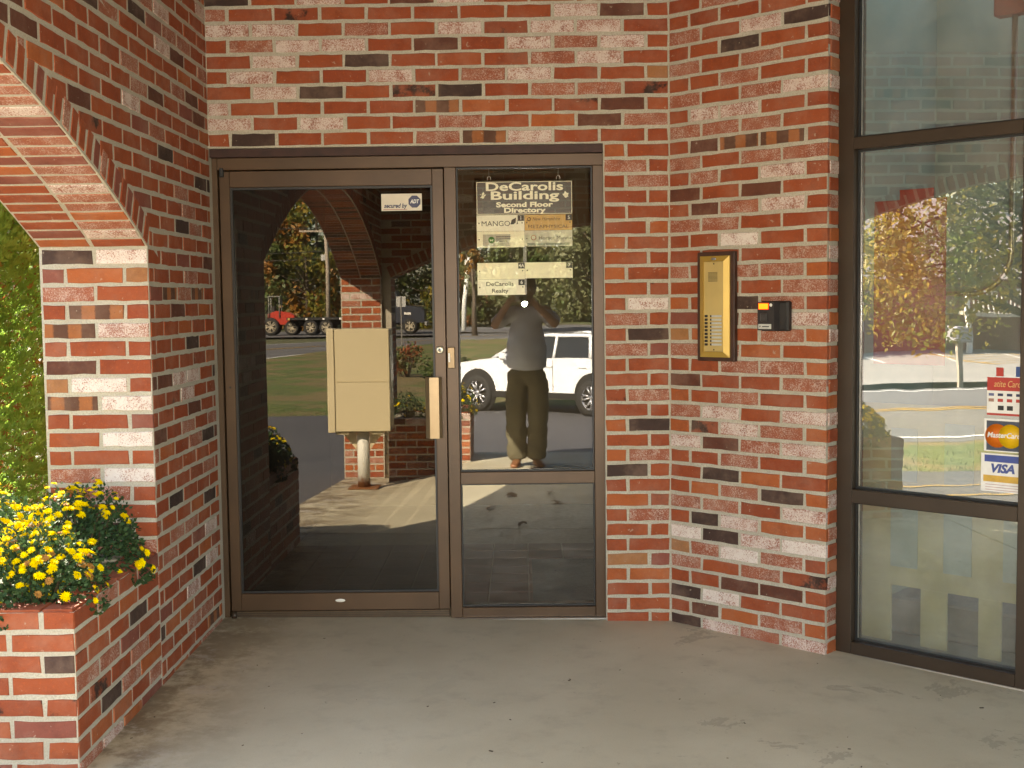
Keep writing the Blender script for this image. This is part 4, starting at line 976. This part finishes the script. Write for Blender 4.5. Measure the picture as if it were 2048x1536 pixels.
for x in (2.25,3.25): MB().tube([(x,-5.9,2.3),(x,-8.3,.75)],.04,6).build('stair_rail',TRIM,hs_); MB().tube([(x,-5.9,1.8),(x,-8.3,.3)],.03,6).build('stair_rail',TRIM,hs_)

# ------------------------------------------------------------------ chrysanthemums
MUMLEAF=leafmat('mum_leaf',(.022,.05,.022),(.045,.085,.03),None,.75,.15); MUMLEAF.node_tree.nodes['Principled BSDF'].inputs['Specular IOR Level'].default_value=.15
g=NT('mum_petal'); isl=g.n('ShaderNodeObjectInfo').outputs['Random']; g.color(g.mix(isl,(.78,.57,.003),(.84,.68,.006))); g.rough(.8); g.b.inputs['Specular IOR Level'].default_value=.08; g.b.inputs['Subsurface Weight'].default_value=0; PETAL=g.mat
WILT=simple('wilted_petal',(.36,.17,.03),.8,0,.3,40)
def flower_mesh(seed,mat):
    rn=random.Random(seed); b=MB(); Rr=.021
    for ring,(n,r0,r1,lift) in enumerate(((15,.004,1.0,.10),(12,.003,.78,.42),(8,.002,.5,.85))):
        for i in range(n):
            a=2*math.pi*(i+.37*ring)/n+rn.uniform(-.1,.1); l=Rr*r1*rn.uniform(.85,1.1); c,s=math.cos(a),math.sin(a); wd=.0030
            z1=l*lift*.7; z2=l*lift*(1 if ring else .3)
            b.add([(c*r0,s*r0,.001+ring*.0015),(c*l*.6-s*wd,s*l*.6+c*wd,z1+.001),(c*l,s*l,z2),(c*l*.6+s*wd,s*l*.6-c*wd,z1+.001)],[[0,1,2,3]])
    b.lathe([(.0,.008),(.0045,.006),(.006,.001)],7)
    return b.mesh('flower',mat)
FM=[flower_mesh(i,PETAL) for i in range(4)]; FW=flower_mesh(9,WILT)
def mum(label,loc,rx,ry,rz,nl,nf,seed,bias=None,nw=0,group=None):
    t=thing('chrysanthemum',label,'flower plant',loc,0,group); rn=random.Random(seed); b=MB(); st=MB()
    lump=lambda a,e:1+.10*math.sin(3*a+seed)+.08*math.sin(5*a+2*seed+e*3)
    for i in range(nl):
        a=rn.uniform(0,6.283); e=math.asin(rn.uniform(-.12,1)); k=lump(a,e)*rn.uniform(.72,1.03)
        p=Vector((rx*math.cos(a)*math.cos(e),ry*math.sin(a)*math.cos(e),max(.0,rz*math.sin(e))))*k
        n=Vector((p.x/rx**2,p.y/ry**2,p.z/rz**2+.4)).normalized(); d=(n+Vector((rn.gauss(0,.6),rn.gauss(0,.6),rn.gauss(0,.4)))).normalized(); s=d.cross(n)
        if s.length<.05: continue
        s.normalize(); L=rn.uniform(.011,.021)
        # three-lobed leaf
        b.add([p,p+d*L*.5+s*L*.42,p+d*L*.75+s*L*.2,p+d*L*1.15,p+d*L*.75-s*L*.2,p+d*L*.5-s*L*.42],[[0,1,2,3,4,5]])
    for i in range(14):
        a=rn.uniform(0,6.283); e=rn.uniform(.3,1.4); p=Vector((rx*math.cos(a)*math.cos(e),ry*math.sin(a)*math.cos(e),rz*math.sin(e)))*.9; st.tube([(p.x*.2,p.y*.2,-.04),p*.6,p],[.004,.003,.002],5)
    b.build('foliage',MUMLEAF,t,kind='stuff'); st.build('stems',simple('stem_brown',(.07,.05,.02),.8),t)
    placed=0; tries=0
    while placed<nf+nw and tries<6000:
        tries+=1; a=rn.uniform(0,6.283); e=math.asin(rn.uniform(.05,1)); p=Vector((rx*math.cos(a)*math.cos(e),ry*math.sin(a)*math.cos(e),rz*math.sin(e)))*lump(a,e)*rn.uniform(.98,1.06)
        if bias and rn.random()>bias(p): continue
        n=Vector((p.x/rx**2,p.y/ry**2,p.z/rz**2)).normalized(); n=(n+Vector((rn.gauss(0,.25),rn.gauss(0,.25),.3))).normalized()
        s=rn.uniform(.55,.98); M=T(*p)@n.to_track_quat('Z','Y').to_matrix().to_4x4()@RZ(rn.uniform(0,6.28))@Matrix.Diagonal((s,s,s,1))
        wl=placed>=nf
        link('wilted_flower' if wl else 'flower',FW if wl else FM[rn.randrange(4)],t,M=M); placed+=1
    return t
PZ=PT-.05
def facing(p): return max(.0,min(1,(p.normalized().dot(Vector((.25,-.72,.64)))-.05)*2.2))
mum('yellow mum nearest the brick jamb, dark green with scattered blooms',(-2.255,-1.165,PZ),.225,.26,.31,5200,160,1,lambda p:facing(p)*(.25+.75*(p.x<.06)),14)
mum('yellow mum at the planter corner, sparse blooms over dark leaves',(-2.25,-1.545,PZ),.215,.24,.24,5000,105,2,lambda p:facing(p)*(.25+.75*(p.z>.13)),18)
mum('yellow mum at the outer end of the planter, dense with bright blooms',(-2.58,-1.32,PZ),.33,.40,.335,5600,290,3,lambda p:facing(p)*(.15+.85*(p.z>.12)),16)
mum('yellow mum at the open end of the planter by the corner pillar',(-1.30,-6.30,.36),.19,.30,.26,1700,110,4)
mum('shaded yellow mum in the planter beside the corner pillar',(-1.82,-6.42,.36),.22,.32,.24,1200,30,5)

# ------------------------------------------------------------------ mail drop box on its post, mirrored in the door
mb=thing('drop_box','beige metal drop box on white rusty post, mirrored in the door glass','drop box',(-2.09,-5.15,floor_z(-2.09,-5.15)))
BEIGE=simple('beige_enamel',(.54,.47,.31),.45,0,.05,5)
g=NT('worn_enamel'); o=g.obj(); n=g.noise(o,60,3,.7); g.color(g.mix(g.math('MULTIPLY',g.smooth(n,.68,.73),.8),(.54,.47,.31),(.12,.07,.03))); g.rough(.42); BEIGEW=g.mat
MB().box((-.285,-.30,.50),(.255,.0,1.375),bev=.006).build('cabinet',BEIGEW,mb)
MB().box((-.300,-.30,.495),(-.235,.012,1.380),bev=.004).build('lip',BEIGE,mb); MB().box((-.234,.0005,.93),(.253,.004,.932)).build('seam',simple('seam_beige',(.47,.38,.22),.6),mb)  # darker beige line along the cabinet seam
MB().box((.2555,-.27,.92),(.259,-.03,1.32)).build('reflective_sheet',ALU,mb)
g=NT('post_paint'); o=g.obj(); sp=g.n('ShaderNodeSeparateXYZ',i_0=o); k=g.smooth(g.math('ADD',sp.outputs[2],g.math('MULTIPLY',g.noise(o,14,4),.22)),.24,.14); g.color(g.mix(k,g.mix(g.smooth(g.noise(o,40,3),.62,.7),(.62,.62,.57),(.4,.36,.28)),(.2,.075,.02))); g.rough(.6); PPAINT=g.mat
MB().lathe([(0,.008),(.056,.008),(.056,.499),(0,.499)],20,0,T(-.01,-.15,0)).build('post',PPAINT,mb); MB().box((-.14,-.28,0),(.13,-.02,.0085),bev=.002).build('base_plate',PPAINT,mb)
for sx in (-1,1): MB().prism([(sx*.06,.33),(sx*.20,.498),(sx*.06,.498)],-.16,-.14,0,T(-.01,0,0)).build('gusset',BEIGE,mb)
MB().box((-.24,-.27,.475),(-.12,-.03,.4995)).build('clip',BEIGE,mb); MB().box((.08,-.27,.475),(.18,-.03,.4995)).build('clip',BEIGE,mb)

# ------------------------------------------------------------------ fallen leaves and crumbs on the slab
LEAFD=leafmat('dry_leaf',(.16,.07,.03),(.22,.11,.05),None,.8,.1)
for i,(x,y,lab) in enumerate(((-.46,-3.7,'dry brown leaf on slab, mirrored at right of the lower sidelight'),(-.42,-3.15,'curled brown leaf on slab mirrored nearest the sidelight right edge'),(-.75,-3.55,'pale dry leaf on slab mirrored near the sunlit corner'),(-.67,-2.2,'dry leaf lying on the slab joint'),(-.9,-2.9,'small dark leaf on slab mirrored at left of the lower sidelight'))):
    b=MB(); s=.05+.01*(i%3)
    b.add([(0,-s,0.004),(s*.5,-s*.2,.018),(s*.9,.2*s,.006),(s*.3,s*.4,.02),(0,s,.012),(-s*.4,s*.4,.02),(-s*.8,.1*s,.004),(-s*.5,-.3*s,.015)],[[0,1,2,3,4,5,6,7]]); o_=b.build('fallen_leaf',LEAFD,None,lab,'leaf','fallen leaves on the slab',None,(x,y,floor_z(x,y)+.001)); o_.rotation_euler=(.1,.05,i*1.3)
b=MB(); rn=random.Random(12)
for i in range(46):
    x=rn.uniform(-2.0,1.6); y=rn.uniform(-2.0,-.08)
    if x>.0 and y>-(x)*.92-.1: continue
    s=rn.choice((.0016,.002,.0025,.003,.0045)); a=rn.uniform(0,3.14); z=floor_z(x,y)+.0006
    b.box((-s*1.6,-s*.6,0),(s*1.6,s*.6,s*.5),0,T(x,y,z)@RZ(a))
tag(b.build('floor_crumbs',simple('debris_brown',(.06,.04,.025),.9,0,.4,8)),'tiny bits of dirt and bark scattered over the concrete','debris',kind='stuff')

# ------------------------------------------------------------------ the photographer
def skin_obj(name,verts,edges,mat,parent,sub=2,roots=(0,),folds=0):
    me=bpy.data.meshes.new(name); me.from_pydata([v[:3] for v in verts],edges,[]); me.materials.append(mat)
    o=bpy.data.objects.new(name,me); COL.objects.link(o); o.parent=parent
    md=o.modifiers.new('skin','SKIN'); md.use_smooth_shade=True; md.branch_smoothing=.6
    for i,v in enumerate(verts):
        sv=me.skin_vertices[0].data[i]; r=v[3] if hasattr(v[3],'__len__') else (v[3],v[3]); sv.radius=r; sv.use_root=i in roots
    ms=o.modifiers.new('sub','SUBSURF'); ms.levels=sub; ms.render_levels=sub
    if folds:
        tx=bpy.data.textures.new('cloth_folds','CLOUDS'); tx.noise_scale=.09; tx.noise_depth=2
        dm=o.modifiers.new('folds','DISPLACE'); dm.texture=tx; dm.strength=folds*2; dm.mid_level=.5; dm.texture_coords='LOCAL'
    return o
PX,PY=-.615,-5.66; PZF=floor_z(PX,PY)
ps=thing('person','person in grey shirt and olive trousers taking the picture, mirrored in sidelight','person',(PX,PY,PZF))
SKIN=simple('skin',(.34,.19,.13),.55,0,.06,8); SHIRT=simple('grey_shirt',(.46,.49,.56),.85,0,.08,6,.3); PANTS=simple('olive_trousers',(.13,.115,.07),.9,0,.15,8,.4); SHOE=simple('brown_shoe',(.24,.10,.045),.5,0,.15,8); HAIR=simple('dark_hair',(.05,.04,.035),.8,0,.2,30)
cz=1.487-PZF; cx=-.662-PX; cyy=-5.45-PY     # camera position in the person's frame
V=[(0,0,.98,(.13,.10)),(0,.01,1.12,(.15,.11)),(0,0,1.30,(.17,.115)),(0,-.01,1.44,(.12,.09)),(0,.0,1.50,(.055,.055)),(0,.02,1.555,(.058,.065)),(0,.035,1.62,(.078,.092)),(0,.03,1.685,(.076,.09)),(0,.02,1.735,(.05,.06)),
 (-.17,-.01,1.435,.06),(-.275,.05,1.335,.046),(-.305,.10,1.30,.042),(cx-.115,cyy-.05,cz-.045,.030),(cx-.09,cyy-.022,cz-.005,(.022,.03)),
 (.19,-.01,1.435,.06),(.25,.05,1.34,.046),(.275,.10,1.305,.042),(cx+.115,cyy-.05,cz-.045,.030),(cx+.09,cyy-.022,cz-.005,(.022,.03)),
 (0,.132,1.60,.013),(-.085,.02,1.62,.014),(.085,.02,1.62,.014)]
Ed=[(0,1),(1,2),(2,3),(3,4),(4,5),(5,6),(6,7),(7,8),(3,9),(9,10),(10,11),(11,12),(12,13),(3,14),(14,15),(15,16),(16,17),(17,18),(6,19),(6,20),(6,21)]
roots=[0]
for sg_ in (-1,1):     # four fingers over the top front edge of the camera body, thumb below
    for i in range(4):
        n0=len(V); bx=cx+sg_*(.082-.0*i); zz=cz+.028-.016*i; L=(.9,1.05,1,.8)[i]
        V+=[(bx+sg_*.006,cyy-.028,zz,.0095),(bx-sg_*.006,cyy-.008,zz+.004,.0088),(bx-sg_*.018*L,cyy+.006,zz+.002,.0082),(bx-sg_*.032*L,cyy+.010,zz-.002,.007)]; Ed+=[(n0,n0+1),(n0+1,n0+2),(n0+2,n0+3)]; roots.append(n0)
    n0=len(V); V+=[(cx+sg_*.085,cyy-.03,cz-.02,.011),(cx+sg_*.065,cyy-.034,cz-.032,.0105),(cx+sg_*.04,cyy-.03,cz-.036,.009)]; Ed+=[(n0,n0+1),(n0+1,n0+2)]; roots.append(n0)
skin_obj('body',V,Ed,SKIN,ps,2,roots)
V=[(0,.0,.90,(.185,.145)),(0,.01,.96,(.20,.155)),(0,.025,1.06,(.20,.165)),(0,.015,1.20,(.195,.15)),(0,-.01,1.34,(.19,.135)),(0,-.01,1.43,(.14,.11)),(0,-.005,1.475,(.075,.075)),(-.165,-.01,1.425,.088),(-.245,.03,1.36,.078),(-.29,.07,1.31,.072),(.185,-.01,1.425,.088),(.235,.03,1.36,.078),(.27,.07,1.315,.072)]
skin_obj('shirt',V,[(0,1),(1,2),(2,3),(3,4),(4,5),(5,6),(5,7),(7,8),(8,9),(5,10),(10,11),(11,12)],SHIRT,ps,3,(0,),.016)
V=[(0,.0,.98,(.165,.125)),(0,0,.88,(.165,.13)),(-.095,.0,.78,(.118,.125)),(-.105,.02,.50,(.102,.105)),(-.105,.0,.25,(.09,.098)),(-.10,-.01,.05,(.098,.108)),(.095,.0,.78,(.118,.125)),(.105,.02,.50,(.10,.104)),(.088,.0,.25,(.086,.094)),(.078,-.01,.05,(.09,.10))]
skin_obj('trousers',V,[(0,1),(1,2),(2,3),(3,4),(4,5),(1,6),(6,7),(7,8),(8,9)],PANTS,ps,3,(0,),.024)
for x,dx in ((-.10,-.03),(.075,.04)):
    V=[(x,-.05,.045,(.042,.042)),(x+dx*.3,.06,.040,(.044,.036)),(x+dx,.17,.030,(.045,.026)),(x+dx*1.2,.215,.026,(.034,.020))]; skin_obj('shoe',V,[(0,1),(1,2),(2,3)],SHOE,ps)
b=MB(); b.lathe([(0,.105),(.05,.098),(.082,.06),(.09,.01),(.088,-.03)],18,0,T(0,.012,1.665)@Matrix.Diagonal((1,1.12,1,1))@Matrix.Rotation(R(18),4,'X')); b.build('hair',HAIR,ps)
for sg_ in (-1,1): MB().lathe([(0,.004),(.012,.002),(.014,-.004)],10,0,T(sg_*.031,.113,1.632)@Matrix.Rotation(R(-90),4,'X')).build('eye',simple('eye_white',(.6,.58,.55),.3),ps)
MB().tube([(-.025,.118,1.565),(0,.124,1.563),(.025,.118,1.565)],.006,6).build('mouth',simple('lips',(.3,.12,.1),.5),ps)
# compact camera in the hands (a thing of its own) with its flash firing
pc=thing('compact_camera','small silver camera with firing flash held by the photographer','camera',(-.662,-5.447,1.487))
MB().box((-.048,-.012,-.030),(.048,.012,.030),bev=.004).build('body',simple('camera_silver',(.4,.4,.42),.35,.5),pc)
MB().lathe([(0,.010),(.012,.010),(.017,.012),(.019,.0),(.019,-.002)],20,0,T(0,.0125,0)@Matrix.Rotation(R(-90),4,'X')).build('lens',BLACKP,pc)
MB().box((-.002,-.012,-.078),(.062,.0145,-.0305),bev=.003).build('flash_shield',BLACKP,pc)  # added black box, blocks flash light thrown back at the face
MB().lathe([(.0222,-.002),(.0222,.006),(.026,.006),(.026,-.002)],24,0,T(.030,.0152,-.054)@Matrix.Rotation(R(-90),4,'X')).build('flash_baffle',BLACKP,pc)  # added black ring, keeps flash light from leaking sideways
MB().lathe([(0,0),(.022,0)],24,0,T(.030,.0152,-.054)@Matrix.Rotation(R(-90),4,'X')).build('flash',emis('flash_light',(1,.97,.92),2700.0),pc)

# ------------------------------------------------------------------ parked car
def wheel(parent,loc,r,wd,mats,spokes=5,name='wheel'):
    t=MB(); MX=Matrix.Rotation(R(90),4,'X')
    FL=RZ(math.pi) if loc[1]>0 else Matrix.Identity(4)
    t.lathe([(r*.66,-wd/2),(r*.9,-wd/2),(r,-wd*.36),(r,wd*.36),(r*.9,wd/2),(r*.66,wd/2)],28,0,MX); wo=t.build(name,mats[0],parent,M=T(*loc)@FL)
    b=MB(); b.lathe([(r*.68,wd*.46),(r*.62,wd*.4),(r*.60,wd*.1),(r*.60,-wd*.4)],28,0,MX)
    for i in range(spokes):
        for da in (-.16,.16):
            a=2*math.pi*i/spokes+da; c,s=math.cos(a),math.sin(a); b.tube([(c*r*.1,-wd*.36,s*r*.1),(math.cos(a+da*.5)*r*.63,-wd*.42,math.sin(a+da*.5)*r*.63)],[r*.05,r*.07],5)
    b.lathe([(0,wd*.42),(r*.13,wd*.42),(r*.16,wd*.3)],14,0,MX); b.build('rim',mats[1],wo)
    b=MB(); b.lathe([(0,wd*.12),(r*.6,wd*.12)],24,0,MX); b.build('brake_well',mats[2],wo)
    return wo
car=thing('parked_car','white crossover car parked on the asphalt, mirrored in the sidelight','car',(.08,-18.65,-.75),R(34))
CARW=simple('white_car_paint',(.74,.75,.77),.22,0,.02); CARW.node_tree.nodes['Principled BSDF'].inputs['Coat Weight'].default_value=.6
CGL=simple('car_glass',(.02,.024,.028),.06); TYRE=simple('tyre',(.02,.02,.02),.85); RIM=simple('alloy',(.6,.6,.62),.25,.8); WELL=simple('wheel_well',(.012,.012,.012),.9)
# car faces -x locally, its left flank towards +y
def carbody():
    prof=[(-2.28,.42),(-2.30,.62),(-2.22,.80),(-1.95,.93),(-1.35,1.03),(-.98,1.06),(-.30,1.08),(.6,1.10),(1.5,1.13),(2.05,1.12),(2.22,1.0),(2.26,.7),(2.22,.42),(1.9,.30),(-1.95,.28)]
    st=[(-.90,.96,.02),(-.86,1.0,0),(-.4,1.0,.0),(.4,1.0,0),(.86,1.0,0),(.90,.96,.02)]
    b=MB(); n=len(prof); vs=[]
    for y,s,dz in st:
        for x,z in prof: vs.append((x*s+(0 if abs(y)<.87 else 0), y, .66+(z-.66)*(s if abs(y)>.87 else 1)))
    fs=[list(range(n)),list(range(len(vs)-1,len(vs)-n-1,-1))]
    for k in range(len(st)-1):
        for i in range(n): fs.append([k*n+i,k*n+(i+1)%n,(k+1)*n+(i+1)%n,(k+1)*n+i])
    b.add(vs,fs,0,False); return b
carbody().build('body',CARW,car)
b=MB(); pr=[(-1.02,1.055),(-.25,1.53),(.25,1.60),(1.15,1.58),(1.75,1.46),(2.12,1.12)]
vs=[]
for y,k in ((-.84,0),(-.66,1),(.66,1),(.84,0)):
    for i,(x,z) in enumerate(pr): vs.append((x if k else x, y if k==0 or z<1.2 else y, z if k else (z if z<1.2 else 1.12)))
# cabin: lower ring at +-.84, roof ring at +-.66
low=[(-1.02,1.06),(-.3,1.085),(.3,1.10),(1.1,1.12),(1.75,1.13),(2.12,1.12)]
vs=[(x,-.86,z) for x,z in low]+[(x,-.68,z) for x,z in pr]+[(x,.68,z) for x,z in pr]+[(x,.86,z) for x,z in low]
fs=[[k*6+i,k*6+i+1,(k+1)*6+i+1,(k+1)*6+i] for k in range(3) for i in range(5)]+[[0,6,12,18],[5,23,17,11]]
b.add(vs,fs,0,False); gh=b.build('greenhouse',CGL,car); gh.scale.z=.86; gh.location.z=.148
b=MB()
for sy in (-1,1):
    b.tube([(-1.0,sy*.86,1.06),(-.25,sy*.69,1.535),(.25,sy*.69,1.60),(1.15,sy*.69,1.585),(1.72,sy*.70,1.46),(2.1,sy*.84,1.13)],.045,6)
    b.tube([(.42,sy*.87,1.1),(.40,sy*.69,1.585)],.035,5); b.tube([(1.25,sy*.87,1.12),(1.15,sy*.69,1.57)],.05,5)
b.add([(-.25,-.7,1.545),(.25,-.7,1.615),(1.15,-.7,1.60),(1.75,-.7,1.48),(-.25,.7,1.545),(.25,.7,1.615),(1.15,.7,1.60),(1.75,.7,1.48)],[[0,1,5,4],[1,2,6,5],[2,3,7,6]]); rf_=b.build('roof',CARW,car); rf_.scale.z=.86; rf_.location.z=.148
for x in (-1.36,1.32):
    for sy in (1,-1):
        MB().lathe([(0,.012),(.43,.012),(.45,-.02)],26,0,T(x,sy*.905,.40)@Matrix.Rotation(R(-90*sy),4,'X')).build('wheel_arch',WELL,car)
        wheel(car,(x,sy*.86,.355),.355,.23,(TYRE,RIM,WELL))
for sy in (1,-1):
    MB().box((-1.0,sy*.915-.012,.30),(1.0,sy*.915+.012,.42)).build('sill_trim',WELL,car); MB().box((-2.2,sy*.70-.13,.72),(-1.98,sy*.70+.13,.86),bev=.03).build('headlight',ALU,car); MB().box((2.1,sy*.7-.14,.85),(2.25,sy*.7+.14,1.0),bev=.02).build('tail_light',REDP,car)
    for x in (.42,): MB().box((x-.004,sy*.905-.004,.45),(x+.004,sy*.905+.004,1.06)).build('door_seam',INK,car)
    for x in (.25,1.0): MB().box((x,sy*.915-.012,.93),(x+.16,sy*.915+.012,.965),bev=.006).build('door_handle',CARW,car)
    MB().box((-.72,sy*.98-.09,1.04),(-.55,sy*.98+.09,1.17),bev=.03).build('mirror',CARW,car)

# ------------------------------------------------------------------ flatbed truck with a tractor, on the far road
tk=thing('flatbed_truck','dark flatbed truck mirrored in the door beyond the drop box','truck',(-13.4,-83,-.8))
NAVYT=simple('truck_navy',(.025,.03,.045),.3); TW=(TYRE,simple('hub_tan',(.5,.44,.33),.5),WELL)
MB().box((-4.2,-1.2,1.02),(2.6,1.2,1.16)).build('bed',INK,tk); MB().box((-3.6,-.5,.62),(4.2,.5,1.0)).build('chassis',WELL,tk)
b=MB(); b.prism([(2.75,.75),(2.75,2.75),(3.15,3.0),(3.7,2.95),(4.1,1.95),(5.55,1.75),(5.75,1.5),(5.75,.75)],-1.1,1.1); b.build('cab',NAVYT,tk)
for y in (-1.115,1.1): MB().prism([(2.95,2.0),(2.95,2.7),(3.6,2.7),(3.9,2.0)],y,y+.015).build('cab_window',CGL,tk)
MB().box((5.76,-1.15,.55),(5.95,1.15,.85),bev=.03).build('bumper',ALU,tk); MB().box((4.3,1.1,1.3),(4.8,1.16,1.45)).build('marker_trim',WHITEP,tk)
for x in (-2.5,-1.35,4.7):
    for y in (-1.0,1.0): wheel(tk,(x,y,.52),.52,.3,TW,5)
for i in range(6): MB().box((-4.1+i*1.25,1.2005,1.03),(-3.95+i*1.25,1.22,1.14)).build('stake_pocket',simple('pocket_yellow',(.5,.4,.1),.6) if i==0 else PAPER,tk)
tr=thing('red_tractor','small red tractor standing at the rear of the flatbed truck','tractor',(-18.3,-83,-.8))
TRED=simple('tractor_red',(.42,.035,.02),.35); 
MB().prism([(-.75,.7),(-.8,1.45),(-.2,1.65),(.75,1.5),(1.1,1.3),(1.1,.75)],-.35,.35).build('hood',TRED,tr)
b=MB()
for x in (-.7,.05):
    for y in (-.4,.4): b.tube([(x,y,1.2),(x,y,2.65)],.04,6)
b.box((-.75,-.45,2.6),(.1,.45,2.66)); b.build('roll_frame',simple('frame_grey',(.2,.2,.2),.5),tr)
for y in (-.55,.55): wheel(tr,(-.55,y,.6),.6,.3,TW,5); wheel(tr,(.95,y,.5),.5,.25,TW,5)
MB().box((-.55,-.25,1.5),(-.3,.25,1.95),bev=.03).build('seat',BLACKP,tr); MB().box((1.0,-.25,.9),(1.6,.25,1.15)).build('front_frame',TRED,tr)
